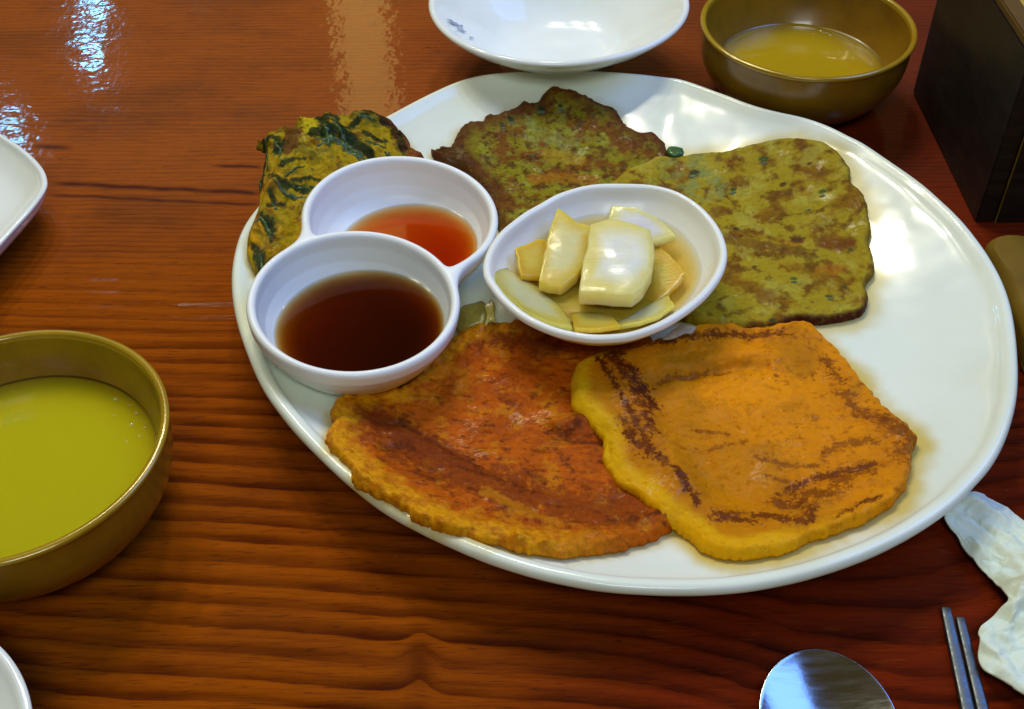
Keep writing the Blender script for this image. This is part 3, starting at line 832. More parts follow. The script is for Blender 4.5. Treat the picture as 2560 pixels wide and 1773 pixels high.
# oil pooled on the plate round the pancakes
def oil_stains():
    me = pl.data; n = len(me.vertices); co = np.empty(n*3); me.vertices.foreach_get("co", co); co = co.reshape(-1, 3)
    x, y = co[:, 0], co[:, 1]; v = np.zeros(n)
    for inf, w, k in ((info_B, .012, .9), (info_C, .013, .75), (info_A, .007, .7), (info_D, .006, .45), (info_E, .006, .5)):
        d = -inside(x, y, inf) + .007*fbm(x, y, .022, 4, 311)
        v = np.maximum(v, k*(1-ss(.1*w, w, d)))
    a = me.attributes.new("oil", 'FLOAT', 'POINT'); a.data.foreach_set("value", v*(co[:, 2] < .031))
oil_stains()

# ------------------------------------------------------------------ surface nets for the joined cups
def surface_nets(F, org, h, sdf=None):
    s = F < 0
    nx, ny, nz = F.shape
    c = [s[i:nx-1+i, j:ny-1+j, k:nz-1+k] for i in (0, 1) for j in (0, 1) for k in (0, 1)]
    cnt = sum(x.astype(np.int8) for x in c)
    act = (cnt > 0) & (cnt < 8)
    idx = -np.ones(act.shape, int); ijk = np.argwhere(act); idx[act] = np.arange(len(ijk))
    acc = np.zeros((len(ijk), 3)); n = np.zeros(len(ijk))
    I, J, K = ijk.T
    corners = [(i, j, k) for i in (0, 1) for j in (0, 1) for k in (0, 1)]
    val = {q: F[I+q[0], J+q[1], K+q[2]] for q in corners}
    for a in corners:
        for ax in range(3):
            if a[ax]: continue
            b = list(a); b[ax] = 1; b = tuple(b)
            va, vb = val[a], val[b]; m = (va < 0) != (vb < 0)
            t = np.where(m, va/np.where(m, va-vb, 1), 0)
            p = np.array(a, float)[None].repeat(len(ijk), 0); p[:, ax] += t
            acc[m] += p[m]; n[m] += 1
    V = (ijk + acc/n[:, None])*h + org
    if sdf is not None:
        for _ in range(3):
            e = h*.2
            f0 = sdf(V); g = np.stack([(sdf(V + e*np.eye(3)[k]) - sdf(V - e*np.eye(3)[k]))/(2*e) for k in range(3)], 1)
            V = V - .9*f0[:, None]*g/np.maximum((g**2).sum(1), .2)[:, None]
    Fs = []
    for ax in range(3):
        sl0 = [slice(None)]*3; sl1 = [slice(None)]*3
        sl0[ax] = slice(0, -1); sl1[ax] = slice(1, None)
        a, b = s[tuple(sl0)], s[tuple(sl1)]
        e = np.argwhere(a != b)
        o1, o2 = [k for k in range(3) if k != ax]
        ok = (e[:, o1] > 0) & (e[:, o2] > 0) & (e[:, o1] < F.shape[o1]-1) & (e[:, o2] < F.shape[o2]-1)
        e = e[ok]; sgn = a[tuple(e.T)]
        def cell(d1, d2):
            q = e.copy(); q[:, o1] += d1; q[:, o2] += d2
            return idx[tuple(q.T)]
        q = np.stack([cell(-1, -1), cell(0, -1), cell(0, 0), cell(-1, 0)], 1)
        flip = sgn if ax != 1 else ~sgn
        q[~flip] = q[~flip][:, ::-1]
        Fs.append(q)
    return V, np.concatenate(Fs)
def smin(a, b, k):
    h = np.clip(.5 + .5*(b-a)/k, 0, 1); return b + (a-b)*h - k*h*(1-h)
def smax(a, b, k): return -smin(-a, -b, k)

CR = .0489
CF = np.array([-.0719, .4042]); CB = np.array([-.0542, .4659])
DB = CB-CF; DL = np.hypot(*DB)
def Ro(z): return np.interp(z, [-.034, -.030, -.026, -.020, -.013, -.007, 0, .01], [.0300, .0335, .0372, .0415, .0455, .0482, .0489, .0489])
def Ri(z): return np.interp(z, [-.034, -.0262, -.023, -.019, -.014, -.007, 0, .01], [.0240, .0290, .0335, .0378, .0412, .0436, .0447, .0450])
CH = .0295
def cup_sdf(P):
    x, y, z = P[:, 0], P[:, 1], P[:, 2]
    r1 = np.hypot(x, y); r2 = np.hypot(x-DL, y)
    ro = Ro(z); ri = Ri(z)
    out = smin((r1-ro)*.9, (r2-ro)*.9, .012)
    out = smax(out, z, .0032); out = smax(out, -(z+CH), .003)
    c1 = smax((r1-ri)*.9, -(z+.0255), .008)
    c2 = smax((r2-ri)*.9, -(z+.0255), .008); c2 = smax(c2, -(r1-CR+.0004)*.95, .004)
    return smax(out, -np.minimum(c1, c2), .0026)
h = .00085
org = np.array([-.054, -.054, -.0335]); dims = (np.array([DL+.108, .108, .037])/h).astype(int)
g = np.stack(np.meshgrid(*[org[k]+h*np.arange(dims[k]) for k in range(3)], indexing='ij'), -1)
Fv = cup_sdf(g.reshape(-1, 3)).reshape(g.shape[:3])
V, Fc = surface_nets(Fv, org, h, cup_sdf)
n_ = Vector((.0775, -.0372, 1)).normalized()
ex = Vector((DB[0], DB[1], 0)); ex = (ex - n_*ex.dot(n_)).normalized(); ey = n_.cross(ex)
CM = Matrix(((ex.x, ey.x, n_.x, CF[0]), (ex.y, ey.y, n_.y, CF[1]), (ex.z, ey.z, n_.z, .046), (0, 0, 0, 1)))
cupo = mesh("twin_sauce_cup", V, Fc, M_cup)
cupo.matrix_world = CM
tag(cupo, "white figure eight double sauce cup standing at the left of the oval plate", "sauce cup")

def revolve_poly(name, th, B, c, zs, mat, parent=None, M=26, meniscus=.0006, extra=None):
    """closed liquid body: flat top of outline B at zs[0], sides and bottom following zs/extra"""
    R = []
    for t in np.linspace(.02, 1, M)**.8:
        r = B*t; zz = zs[0] + meniscus*np.exp(-(B-r)/.0012)
        R.append(np.stack([c[0]+r*np.cos(th), c[1]+r*np.sin(th), zz + 0*r], 1))
    for k, z in enumerate(zs[1:]):
        f = extra[k]
        R.append(np.stack([c[0]+B*f*np.cos(th), c[1]+B*f*np.sin(th), np.full(len(th), z)], 1))
    R = np.array(R)
    R = np.concatenate([R[:1]*0 + np.array([c[0], c[1], zs[0]]), R, R[-1:]*0 + np.array([c[0], c[1], zs[-1]])])
    V, F = rings(R)
    return mesh(name, V, F[:, ::-1], mat, parent)
th = np.linspace(-np.pi, np.pi, 240, endpoint=False)
# soy sauce in the front cup: level with the ground inside the tilted cup
def level_liquid(name, centre_l, zl, mat, cut=None):
    """disc at local height zl; the surface stays horizontal in the world"""
    RR = Ri(np.array([zl]))[0] + .0008
    N = 240; th = np.linspace(-np.pi, np.pi, N, endpoint=False)
    c = np.array(centre_l, float)
    inv = CM.inverted()
    def rad(a, zz):
        ri = Ri(zz) + .0009
        if cut is None: return ri
        # stay outside the front cup's wall (circle about the local origin)
        dx, dy = np.cos(a), np.sin(a); q = c
        b = q[0]*dx + q[1]*dy; cc = q @ q - (CR-.0015)**2
        disc = b*b - cc
        hit = np.where((disc > 0) & (b < 0), -b - np.sqrt(np.maximum(disc, 0)), 9)
        # radius from c to wall of the own cavity (own centre is (DL,0))
        o = c - np.array([DL, 0]); b2 = o[0]*dx + o[1]*dy
        own = -b2 + np.sqrt(np.maximum(b2*b2 - (o @ o) + ri**2, 0))
        return np.minimum(own, hit)
    wc = CM @ Vector((c[0], c[1], zl)); zw = wc.z
    def zloc(x, y):      # local z of the world-level plane over local x, y
        return (zw - CM[2][3] - CM[2][0]*x - CM[2][1]*y)/CM[2][2]
    R = []
    B = rad(th, np.full(N, zl))
    for _ in range(4): B = rad(th, zloc(c[0]+B*np.cos(th), c[1]+B*np.sin(th)))
    for t in np.r_[.001, np.linspace(.05, .9, 14), .94, .965, .98, .99, 1.0]:
        x = c[0]+B*t*np.cos(th); y = c[1]+B*t*np.sin(th)
        R.append(np.stack([x, y, zloc(x, y) + .0007*np.exp(-(1-t)*B/.0009)], 1))
    for dz in (-.0265, -.0268):
        x = c[0]+B*(.9 if dz == -.0265 else .001)*np.cos(th); y = c[1]+B*(.9 if dz == -.0265 else .001)*np.sin(th)
        R.append(np.stack([x, y, np.full(N, dz)], 1))
    # side following the wall
    mid = []
    for zz in (-.021, -.0235):
        b2 = np.minimum(rad(th, np.full(N, zz)), B)
        x = c[0]+b2*np.cos(th); y = c[1]+b2*np.sin(th)
        mid.append(np.stack([x, y, np.minimum(zloc(x, y)-.0004, zz)], 1))
    R = np.array(R[:-2] + mid + R[-2:])
    V, F = rings(R)
    o = mesh(name, V, F[:, ::-1], mat); o.matrix_world = CM
    return o
soy = level_liquid("soy_sauce", (0, 0), -.0165, M_soy)
tag(soy, "dark red brown soy sauce filling the front half of the double cup", "sauce")
chili = level_liquid("chili_sauce", (DL+.006, 0), -.0205, M_chili, cut=True)
tag(chili, "bright orange red chili sauce in the rear half of the double cup", "sauce")

# ------------------------------------------------------------------ pickle dish and radish
ODI = zm([(155,830),(160,760),(185,680),(235,590),(310,500),(400,425),(500,352),(620,285),(750,212),(880,165),(1000,135),(1130,120),(1300,118),
          (1500,125),(1650,150),(1780,195),(1900,265),(2000,350),(2090,460),(2145,570),(2170,680),(2160,780),(2120,880),(2060,970),
          (1980,1060),(1880,1145),(1780,1215),(1650,1290),(1500,1350),(1350,1390),(1200,1405),(1050,1405),(900,1385),(750,1350),
          (620,1300),(500,1240),(400,1170),(300,1080),(220,980),(170,900)], 3.293, 1160, 420)
ZD = .0440
dxy = crom(at(ODI, ZD)[:, :2], 700)
DCn = dxy.mean(0)
dth, dB = polar_of(dxy, DCn, 320)
prof_dish = [(0, 0, .0240), (.3, 0, .0240), (.50, 0, .0246), (.66, 0, .0270), (.78, 0, .0315), (.88, 0, .0375), (1, .0044, .0420), (1, .0032, .0436),
             (1, .0016, .0440), (1, .0002, .0430), (1, .0002, .0408), (1, .0030, .0398), (.90, 0, .0345), (.78, 0, .0275), (.64, 0, .0225),
             (.56, 0, .0200), (.52, 0, .0192), (.48, 0, .0200), (0, 0, .0205)]
dish = vessel("pickle_dish", dth, dB, DCn, prof_dish, M_dish, 6)
tag(dish, "small white oval dish of pickled radish in the middle of the plate", "dish")
brine = revolve_poly("pickling_brine", dth, dB*.85, DCn, [.0328, .0270, .0232], M_brine, extra=[.82, .52])
tag(brine, "shallow amber pickling liquid under the radish in the white dish", "liquid")

def slab(name, pts, ztop, thick, mat, label, tilt=(0, 0), bend=0.0, group="pickled radish pieces in the small dish"):
    """curved slab of vegetable: outline from the enlarged view, top at ztop, rounded edges"""
    P = zm(pts, 3.293, 1160, 420)
    zz = np.full(len(P), ztop)
    for _ in range(5):
        Wd = at(P, zz); c0 = Wd[:, :2].mean(0)
        zz = ztop + tilt[0]*(Wd[:, 0]-c0[0]) + tilt[1]*(Wd[:, 1]-c0[1])
    # keep corners: resample along straight-ish polygon with slight rounding
    Q = Wd[:, :2]; n = len(Q); out = []
    for k in range(n):
        a, b = Q[k], Q[(k+1) % n]
        for t in (.06, .2, .4, .6, .8, .94): out.append(a+(b-a)*t)
    C = crom(np.array(out), 160)
    c = C.mean(0); th, B = polar_of(C, c, 160)
    B = B + .0010*fbm(c[0]+B*np.cos(th), c[1]+B*np.sin(th), .010, 3, int(ztop*1e5) % 47)
    R = []
    rr = min(.0013, thick*.38)
    def ring(B_, dz):
        x = c[0]+B_*np.cos(th); y = c[1]+B_*np.sin(th)
        s = ((x-c0[0])**2 + (y-c0[1])**2)
        zt = ztop + tilt[0]*(x-c0[0]) + tilt[1]*(y-c0[1]) - bend*s + .0009*fbm(x, y, .020, 2, int(ztop*1e5) % 50) + .00018*fbm(x, y, .009, 2, int(ztop*1e5) % 50)
        return np.stack([x, y, zt+dz], 1)
    for t in (.001, .1, .2, .3, .4, .5, .6, .7, .8, .9): R.append(ring((B-rr)*t, 0))
    for a in np.linspace(0, np.pi/2, 5): R.append(ring(B-rr+rr*np.sin(a), -rr+rr*np.cos(a)))
    for a in np.linspace(0, np.pi/2, 4): R.append(ring(B-rr*(1-np.cos(a)), -thick+rr-rr*np.sin(a)))
    R.append(ring(B*.001, -thick))
    R = np.array(R); V, F = rings(R)
    soak = np.zeros(R.shape[:2])
    cen = np.array([.0030, .0]) if thick > .008 else np.array([0, 0])
    for k in range(len(R)):
        q = np.hypot(R[k, :, 0]-c[0]-cen[0], R[k, :, 1]-c[1]-cen[1])/np.maximum(B, 1e-6)
        soak[k] = ss(.35, .95, q) if k < 10 else 1.0
    soak[14:] = .75
    o = mesh(name, V, F[:, ::-1], mat, None, True, None, {"soak": soak.ravel()})
    return tag(o, label, "pickle", group)
slab("radish_piece", [(480,960),(620,860),(1000,900),(1450,1000),(1560,1120),(1420,1230),(1150,1270),(850,1260),(600,1150)], .0318, .0030, M_rad_a,
     "broad amber radish slice lying at the bottom of the dish under the two chunks", (.02, -.05))
slab("radish_piece", [(245,800),(335,790),(400,865),(500,905),(680,1010),(830,1180),(900,1320),(700,1270),(500,1180),(350,1060),(255,940)], .0375, .0032, M_rad_y,
     "long pale yellow radish slice along the near left wall of the dish", (-.38, -.30))
slab("radish_piece", [(415,655),(520,620),(620,575),(700,600),(720,800),(640,900),(470,890),(440,800)], .0385, .0035, M_rad_a,
     "darker amber radish slice at the far left, behind the leaning piece", (-.25, .15))
slab("radish_piece", [(1215,308),(1390,318),(1550,380),(1680,470),(1748,560),(1650,600),(1540,620),(1400,600),(1180,430)], .0385, .0035, M_rad_w,
     "thin white radish slice standing against the back wall of the dish", (.05, .30))
slab("radish_piece", [(1575,615),(1700,705),(1780,790),(1835,862),(1760,960),(1660,1060),(1500,1140),(1330,1120),(1450,900),(1500,750)], .0325, .0035, M_rad_a,
     "orange yellow radish slice lying low on the right side of the dish", (.22, 0))
slab("radish_piece", [(840,1085),(1000,1170),(1240,1225),(1290,1300),(1130,1325),(910,1322),(870,1200)], .0335, .0030, M_rad_a,
     "small folded amber radish slice at the front wall of the dish", (0, -.35))
slab("radish_piece", [(1690,1040),(1735,1135),(1620,1210),(1450,1275),(1270,1310),(1230,1240),(1400,1180),(1560,1090)], .0340, .0030, M_rad_y,
     "narrow yellow radish slice at the near right wall of the dish", (.25, -.30))
slab("radish_piece", [(770,312),(860,380),(940,445),(1040,468),(1035,620),(1000,770),(930,890),(800,978),(700,960),(615,925),(650,740),(700,500)], .0420, .0060, M_rad_y,
     "leaning yellowish radish chunk left of the big white one", (-.10, .12), .5)
slab("radish_piece", [(1040,440),(1190,400),(1370,425),(1545,490),(1572,680),(1555,830),(1480,970),(1390,1040),(1150,1020),(945,1015),(965,850),(1010,640)], .0470, .0085, M_rad_w,
     "biggest white radish chunk on top in the middle of the dish", (0, .04), 1.2)

# little scraps lying by the dish
def scrap(name, pts, zc, mat, label, cat, wav=.0015, seed=1, slope=(0, 0), thick=.0008):
    P = zm(pts, *wavsrc)
    W = at(P, zc)[:, :2]; C = crom(W, 200); c = C.mean(0); th, B = polar_of(C, c, 120)
    R = []
    for t, dz in [(.001, 0), (.3, 0), (.6, 0), (.85, 0), (1, -thick*.5), (.9, -thick), (.3, -thick), (.001, -thick)]:
        x = c[0]+B*t*np.cos(th); y = c[1]+B*t*np.sin(th)
        R.append(np.stack([x, y, zc + slope[0]*(x-c[0]) + slope[1]*(y-c[1]) + dz + wav*fbm(x, y, .006, 3, seed)], 1))
    V, F = rings(np.array(R))
    return tag(mesh(name, V, F[:, ::-1], mat), label, cat)
def veg(name, a, b, rough=.35):
    t = NT(name); n = t.noise(160, 4)
    t.set(Base_Color=t.mix(a, b, mrange(t, n, .35, .65, 0, 1)), Roughness=rough, Subsurface_Weight=.3, Subsurface_Scale=.003,
          Coat_Weight=.3, Coat_Roughness=.15, Normal=t.bump(n, .3, .0008))
    return t.m
M_cab = veg("fried_cabbage", (.40, .36, .07), (.26, .22, .03))
M_onion = veg("onion_skin", (.38, .35, .26), (.25, .22, .15))
M_scal = veg("green_scallion", (.035, .13, .022), (.02, .07, .012))
wavsrc = (9.978, 1120, 700)
scrap("cabbage_scrap", [(910,680),(1000,620),(1090,560),(1180,700),(1165,880),(1210,1005),(1120,985),(1040,985),(980,1050),(905,1105),(945,960),(960,840)], .0215, M_cab,
      "small frilly yellow cabbage scrap between the sauce cups and the pickle dish", "vegetable", .0012, 3, (0, .3))
scrap("cabbage_leaf", [(150,1130),(230,1200),(320,1285),(450,1240),(600,1160),(760,1120),(930,1080),(1000,800),(900,560),(600,580),(300,700),(150,900)], .0150, M_cab,
      "pale yellow fried cabbage leaf lying flat beneath the gap between cups and dish", "vegetable", .0010, 9, (0, .05))
wavsrc = (8.865, 1600, 760)
scrap("onion_scrap", [(480,760),(700,600),(900,460),(1100,470),(1240,490),(1230,570),(1150,640),(1000,650),(850,720),(620,780)], .0245, M_onion,
      "translucent grey onion strip sticking out under the right side of the pickle dish", "vegetable", .0012, 5)
wavsrc = (3.492, 1060, 200)
sc = scrap("scallion_slice", [(2120,590),(2160,572),(2220,580),(2270,600),(2262,640),(2200,652),(2140,640)], .0190, M_scal,
      "bright green scallion slice poking out between the two green pancakes", "vegetable", .0003, 6, (0, 0), .0035)

# ------------------------------------------------------------------ bronze drink bowls
def drink_bowl(c, label, zl, brew, wob):
    root = empty("drink_bowl", (c[0], c[1], 0), label, "bowl", "bronze coloured drinking bowls")
    th = np.linspace(-np.pi, np.pi, 200, endpoint=False); B = np.full(200, .0645)
    inner = [(0, 0, .0090), (.3, 0, .0092), (.55, 0, .0110), (.72, 0, .0175), (.84, 0, .0280), (.91, 0, .0380), (1, .0040, .0475)]
    rim = [(1, .0040, .0475), (1, .0033, .0494), (1, .0016, .0500), (1, .0002, .0492), (1, .0004, .0474), (1, .0014, .0466)]
    outer = [(1, .0014, .0466), (1, .0016, .0420), (1, .0020, .0340), (.945, 0, .0260), (.885, 0, .0180), (.79, 0, .0100), (.66, 0, .0045), (.58, 0, .0030), (.57, 0, .0008), (.55, 0, .0004), (.5, 0, .0020), (0, 0, .0020)]
    under(vessel("bowl_wall", th, B, c, outer, M_bronze, 6), root)
    under(vessel("bowl_lining", th, B, c, inner, M_bronze, 6), root)
    under(vessel("rim", th, B, c, rim, M_brim, 6), root)
    rl = np.interp(zl, [.0110, .0175, .0280, .0380, .0475], [.55*.0645, .72*.0645, .84*.0645, .91*.0645, .0605])
    rf = lambda z: np.interp(z, [.0092, .0110, .0175, .0280, .0380, .0475], [.3*.0645, .55*.0645, .72*.0645, .84*.0645, .91*.0645, .0605])+.0008
    zs = [zl] + [z for z in (.0240, .0175, .0140, .0108, .0088) if z < zl-.002]
    b = revolve_poly("rice_brew", th, np.full(200, rf(zl)), c, zs, brew, extra=[rf(z)/rf(zl) for z in zs[1:]], meniscus=.0010)
    # small glossy domes added by the wall, standing in for lamp glints
    for k in range(9):
        a = math.radians(18 + 62*random.random()); rr = rf(zl) - .0035 - .012*random.random()**2; q = .0004 + .0006*random.random()
        pts = []
        for la in np.linspace(0, math.pi*.5, 5):
            pts.append([(c[0]+rr*math.cos(a)+q*math.cos(la)*math.cos(w_), c[1]+rr*math.sin(a)+q*math.cos(la)*math.sin(w_), zl+.0001+q*.7*math.sin(la)) for w_ in np.linspace(0, 2*math.pi, 12, endpoint=False)])
        VV, FF = rings(np.array(pts))
        bo = mesh("glint_dome", VV, FF, M_glint, b)
    return b
b1 = drink_bowl((-.2043, .3180), "bronze drinking bowl at the left edge filled with bright yellow drink", .0290, M_brew, 0)
tag(b1, "bright yellow cloudy drink in the bowl at the left edge", "drink", "cloudy yellow drinks")
b2 = drink_bowl((.1815, .6447), "bronze drinking bowl behind the plate beside the dark box", .0215, M_brew2, 1)
tag(b2, "darker yellow cloudy drink in the bowl behind the plate", "drink", "cloudy yellow drinks")

# ------------------------------------------------------------------ white crockery round the edges
th = np.linspace(-np.pi, np.pi, 220, endpoint=False)
zb = .052
pb = at([(1400, 162)], zb)[0]
r_ = .0795
wc = (pb[0]+.0015, pb[1]+r_)
B = r_*(1 + .018*np.cos(2*th+.4) + .010*np.cos(3*th))
wb = vessel("white_bowl", th, B, wc, [(0, 0, .0150), (.30, 0, .0156), (.48, 0, .0200), (.66, 0, .0310), (.82, 0, .0415), (1, .0055, .0502), (1, .0028, .0520), (1, .0008, .0516),
      (1, 0, .0500), (1, .0020, .0475), (.88, 0, .0410), (.74, 0, .0335), (.60, 0, .0250), (.50, 0, .0150), (.44, 0, .0070), (.42, 0, .0006), (.39, 0, .0010), (0, 0, .004)], M_bowl, 6)
tag(wb, "white glazed bowl with a blue brush mark, at the top behind the plate", "bowl")
# blue brush mark painted inside the bowl: a thin layer following the wall
def brush_marks():
    vs, fs = [], []
    M_blue = NT("cobalt_underglaze").set(Base_Color=(.22, .28, .50), Roughness=.25).m
    prof = np.array([(.66*r_, .0310), (.82*r_, .0415), (r_-.0055, .0502)])
    for (az, z0, z1, w) in [(188, .0395, .0470, .0022), (191, .0360, .0420, .0014), (185, .0370, .0400, .0012), (194, .0330, .0365, .0011)]:
        b0 = len(vs)
        n = 7
        for k in range(n):
            z = z0+(z1-z0)*k/(n-1)
            rr = np.interp(z, prof[:, 1], prof[:, 0]) - .0012
            ww = w*math.sin(math.pi*(k+.5)/n)*(1+.5*math.sin(k*2.3+az))
            for s in (-1, 1):
                a = math.radians(az + k*.7) + s*ww/rr
                f = 1 + .018*math.cos(2*a+.4) + .010*math.cos(3*a)
                vs.append((wc[0]+rr*f*math.cos(a), wc[1]+rr*f*math.sin(a), z))
        for k in range(n-1): fs.append((b0+2*k, b0+2*k+1, b0+2*k+3, b0+2*k+2))
    return mesh("brush_mark", vs, fs, M_blue, None)
bm = brush_marks(); bm.parent = wb

# cornered white plate at the left edge
zq = .026
q = dsp([(105, 402), (92, 372), (55, 335), (0, 298)], zq); q2 = dsp([(100, 428), (70, 470), (0, 548)], zq)
P = [q[3][:2], q[2][:2], q[1][:2], q[0][:2], q2[0][:2], q2[1][:2], q2[2][:2]]
d1 = (P[0]-P[1])/np.linalg.norm(P[0]-P[1]); d2 = (P[6]-P[5])/np.linalg.norm(P[6]-P[5])
P = [P[0]+d1*.075 - np.array([.004, .004]), P[0]+d1*.04] + P + [P[6]+d2*.04, P[6]+d2*.07+np.array([-.004, .004]), P[6]+d2*.075+d1*.05, P[0]+d1*.075+d2*.07]
o_ = [P[1]] + P[2:10] + [P[9]+d2*.02, P[9]+d2*.03+d1*.03, P[9]+d2*.02+d1*.10, P[1]+d1*.03+d2*.02]
cq = crom(np.array(o_), 500); cqc = cq.mean(0); qth, qB = polar_of(cq, cqc, 260)
sq = vessel("cornered_plate", qth, qB, cqc, [(0, 0, .0120), (.4, 0, .0122), (.7, 0, .0150), (.9, 0, .0220), (1, .0030, .0256), (1, .0014, .0260), (1, 0, .0250), (1, .0010, .0225),
      (.92, 0, .0160), (.75, 0, .0070), (.6, 0, .0020), (.55, 0, .0006), (.5, 0, .0015), (0, 0, .002)], M_bowl, 6)
tag(sq, "white plate with a rounded corner pointing right, at the left edge", "plate")
# round dish in the near left corner
zr = .030
A3 = dsp([(0, 1452), (45, 1510), (90, 1596)], zr)[:, :2]
Amat = np.c_[2*A3, np.ones(3)]; s3 = np.linalg.solve(Amat, (A3**2).sum(1)); c3 = s3[:2]; r3 = math.sqrt(s3[2]+c3@c3)
if not .04 < r3 < .12:
    r3 = .065; m = A3[1]; c3 = m + np.array([-.8, -.6])*r3
rd = vessel("round_dish", th, np.full(220, r3), c3, [(0, 0, .0100), (.4, 0, .0102), (.7, 0, .0150), (.88, 0, .0240), (1, .0040, .0290), (1, .0020, .0300), (1, .0002, .0290), (1, .0010, .0260),
      (.9, 0, .0160), (.72, 0, .0060), (.6, 0, .0008), (.5, 0, .0015), (0, 0, .002)], M_bowl, 6)
tag(rd, "plain round white dish cut off at the near left corner", "dish")

# ------------------------------------------------------------------ dark wooden box
def boxmesh(x0, x1, y0, y1, z0, z1, bev=.0008):
    import bmesh
    bm = bmesh.new(); bmesh.ops.create_cube(bm, size=1)
    for v in bm.verts:
        v.co = Vector(((x0+x1)/2 + v.co.x*(x1-x0), (y0+y1)/2 + v.co.y*(y1-y0), (z0+z1)/2 + v.co.z*(z1-z0)))
    bmesh.ops.bevel(bm, geom=bm.edges[:], offset=bev, segments=2, affect='EDGES')
    return bm
def boxobj(name, dims, mat, parent, bev=.0008):
    bm = boxmesh(*dims, bev); me = bpy.data.meshes.new(name); bm.to_mesh(me); bm.free()
    me.materials.append(mat); o = bpy.data.objects.new(name, me); col.objects.link(o); under(o, parent)
    return o
BX0, BX1, BY0, BY1, BZ = .256, .400, .510, .645, .107
bx = empty("wooden_box", ((BX0+BX1)/2, (BY0+BY1)/2, 0), "nearly black wooden box with a paler top edge, at the upper right", "box")
w = .010
boxobj("side_panel", (BX0, BX0+w, BY0+.0008, BY1, .0005, BZ-.005), M_dark, bx)
boxobj("side_panel", (BX1-w, BX1, BY0+.0008, BY1, .0005, BZ-.005), M_dark, bx)
boxobj("front_panel", (BX0+w+.0004, BX1-w-.0004, BY0, BY0+w, .0005, BZ-.005), M_dark, bx)
boxobj("back_panel", (BX0+w+.0004, BX1-w-.0004, BY1-w, BY1, .0005, BZ-.005), M_dark, bx)
boxobj("bottom_panel", (BX0+w+.0004, BX1-w-.0004, BY0+w+.0004, BY1-w-.0004, .0005, .006), M_inwood, bx)
boxobj("top_edge", (BX0, BX0+w, BY0, BY1, BZ-.0048, BZ), M_rimwood, bx)
boxobj("top_edge", (BX0+w+.0004, BX1, BY0, BY0+w, BZ-.0048, BZ), M_rimwood, bx)
boxobj("corner_light_line", (BX0+w-.0001, BX0+w+.0006, BY0-.0007, BY0+.0004, .0006, BZ-.006), M_olive, bx, .0001)  # thin strip added to imitate the light line along the bare corner
boxobj("inner_tray", (BX0+w+.001, BX1-w-.001, BY0+w+.001, BY1-w-.001, BZ-.030, BZ-.006), M_inwood, bx)

# olive brown rounded wooden piece at the right edge
def rounded_bar(name, pts, zt, mat, label, cat):
    Wd = dsp(pts, zt)[:, :2]; C = crom(Wd, 200); c = C.mean(0); th_, B_ = polar_of(C, c, 140)
    P = [(0, 0, zt), (.4, 0, zt), (1, .008, zt-.0002), (1, .004, zt-.0016), (1, .001, zt-.005), (1, 0, zt-.009), (1, 0, .003), (1, .003, .0006), (0, 0, .0006)]
    return tag(vessel(name, th_, B_, c, P, mat, 5), label, cat)
rounded_bar("wooden_rest", [(2222,540),(2238,520),(2270,514),(2320,522),(2400,560),(2450,650),(2460,760),(2400,820),(2330,800),(2295,700),(2262,620),(2235,570)], .015, M_olive,
            "olive brown rounded wooden piece peeking out at the right edge behind the plate", "wooden rest")

# ------------------------------------------------------------------ napkin
NP = [(2128,1155),(2160,1125),(2190,1105),(2240,1118),(2304,1160),(2420,1240),(2460,1380),(2440,1520),(2380,1600),(2304,1562),(2258,1530),(2212,1492),(2205,1440),
      (2210,1402),(2246,1372),(2266,1350),(2240,1300),(2195,1250),(2160,1200)]
def napkin():
    c2 = dsp([(2380, 1345)], .01)[0][:2]
    C = crom(dsp(NP, .008)[:, :2], 600)
    th_, B_ = polar_of(C, c2, 300)
    R = []
    def top(x, y, t):
        v = .006 + .0035*fbm(x, y, .03, 3, 201) + .0022*fbm(x*1.0+y*.8, y*.35, .012, 2, 204)
        v = v + .006*soft(x, y, [(2262,1350),(2320,1330),(2400,1320)], 9, .01, 3)
        v = v + .005*soft(x, y, [(2190,1110),(2250,1200),(2300,1290)], 9, .01, 3)
        v = v + .004*soft(x, y, [(2225,1430),(2260,1500),(2330,1560)], 6, .01, 3)
        v = v + .003*np.abs(fbm(x, y, .016, 3, 209)) + .0012*np.clip(1-np.abs(fbm(x+.4*y, y, .024, 2, 211))*4, 0, 1)**2 + .0007*np.clip(1-np.abs(fbm(x-.5*y, y, .013, 2, 213))*4, 0, 1)**2
        return np.maximum(v, .0015)
    ts = np.linspace(.005, 1, 90)
    for t in ts:
        x = c2[0]+B_*t*np.cos(th_); y = c2[1]+B_*t*np.sin(th_)
        R.append(np.stack([x, y, top(x, y, t)*(1-.25*t**6)], 1))
    for t in (1.0, .97, .5, .005):
        x = c2[0]+B_*t*np.cos(th_); y = c2[1]+B_*t*np.sin(th_)
        R.append(np.stack([x, y, top(x, y, t)*(1-.25*t**6) - .0010], 1))
    V, F = rings(np.array(R))
    return mesh("paper_napkin", V, F[:, ::-1], M_cloth)
tag(napkin(), "crumpled pale green white napkin at the right edge beside the chopsticks", "napkin")

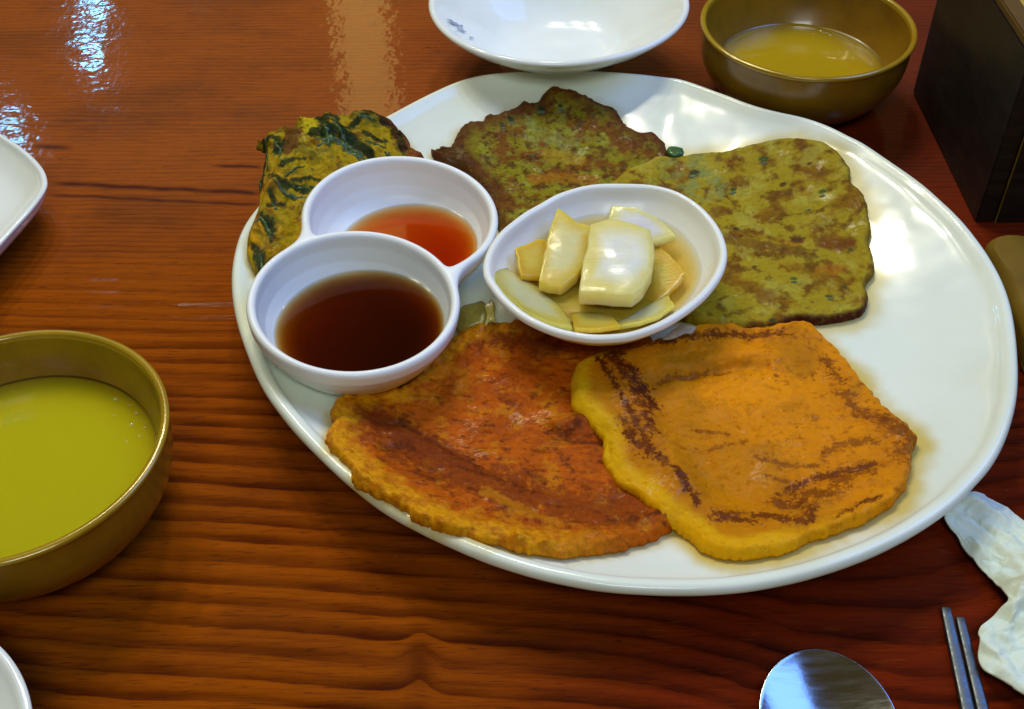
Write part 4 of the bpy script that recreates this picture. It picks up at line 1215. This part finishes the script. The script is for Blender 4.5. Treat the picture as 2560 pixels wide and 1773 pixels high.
# ------------------------------------------------------------------ chopsticks and spoon
def chop(p0, w0, p1, w1, label):
    a, b = dsp([p0, p1], .004)
    d = (b-a)/np.linalg.norm(b-a); L = .21
    n = np.array([d[1], -d[0], 0.0]); R = []
    for s in np.r_[-.0004, 0.0, .0008, np.linspace(.004, L, 14)]:
        f = min(1, max(s, 0)/np.linalg.norm(b-a))
        wd = (w0 + (w1-w0)*min(s/.05, 2.2))/2*.001
        if s < .0001: wd *= .55 if s < 0 else .85
        p = a + d*s; hh = wd*.62
        ring = []
        for k in range(16):
            an = 2*math.pi*k/16
            ca, sa = math.cos(an), math.sin(an)
            u = np.sign(ca)*abs(ca)**.5*wd; v = np.sign(sa)*abs(sa)**.5*hh
            ring.append(p + n*u + np.array([0, 0, v - .004 + .0003 + wd*.64]))
        R.append(ring)
    R = np.array(R)
    R = np.concatenate([R[:1].mean(1, keepdims=True).repeat(16, 1), R, R[-1:].mean(1, keepdims=True).repeat(16, 1)])
    V, F = rings(R)
    o = mesh("metal_chopstick", V, F, M_chop)
    return tag(o, label, "chopstick", "pair of metal chopsticks")
chop((2130, 1360), 4.2, (2181, 1596), 5.2, "left one of the two grey metal chopsticks, reaching further towards the plate")
chop((2163, 1382), 3.6, (2215, 1596), 4.8, "right one of the two grey metal chopsticks, next to the napkin")

def spoon():
    a = dsp([(1857, 1463)], .007)[0]          # tip
    lft = dsp([(1708, 1592)], .007)[0]; rgt = dsp([(2012, 1596)], .007)[0]
    rx = (rgt[0]-lft[0])/2*1.005; ry = rx*1.22
    c = np.array([(rgt[0]+lft[0])/2, a[1]-ry])
    N = 120; th_ = np.linspace(-np.pi, np.pi, N, endpoint=False)
    R = []
    def ringf(t, dz, grow=0):
        x = c[0]+(rx*t+grow)*np.cos(th_); yy = (ry*t+grow)*np.sin(th_)
        yy = np.where(yy < 0, yy*(1+.12*t), yy)
        return np.stack([x, c[1]+yy, np.full(N, dz)], 1)
    for t in np.r_[.003, np.linspace(.08, 1, 26)]: R.append(ringf(t, .0016+.0056*t**2))
    R.append(ringf(1, .0073, .0004)); R.append(ringf(1, .0068, .0007))
    for t in np.linspace(.98, .003, 12): R.append(ringf(t, .0005+.0057*t**2))
    V, F = rings(np.array(R))
    root = empty("metal_spoon", (c[0], c[1], 0), "shiny steel spoon with a round bowl lying at the lower right edge", "spoon")
    under(mesh("spoon_bowl", V, F[:, ::-1], M_spoon), root)
    hr = []
    for s, wd, z in [(-.002, .0045, .0060), (.01, .0040, .0085), (.03, .0036, .0110), (.08, .0040, .0090), (.13, .0055, .0030), (.15, .0050, .0020)]:
        y = c[1]-ry*1.12-s
        ring = [(c[0]+s*.18+math.cos(q)*wd, y, z+math.sin(q)*.0012) for q in np.linspace(0, 2*np.pi, 12, endpoint=False)]
        hr.append(ring)
    V, F = rings(np.array(hr))
    under(mesh("handle", V, F, M_spoon), root)
spoon()

bpy.context.view_layer.update()
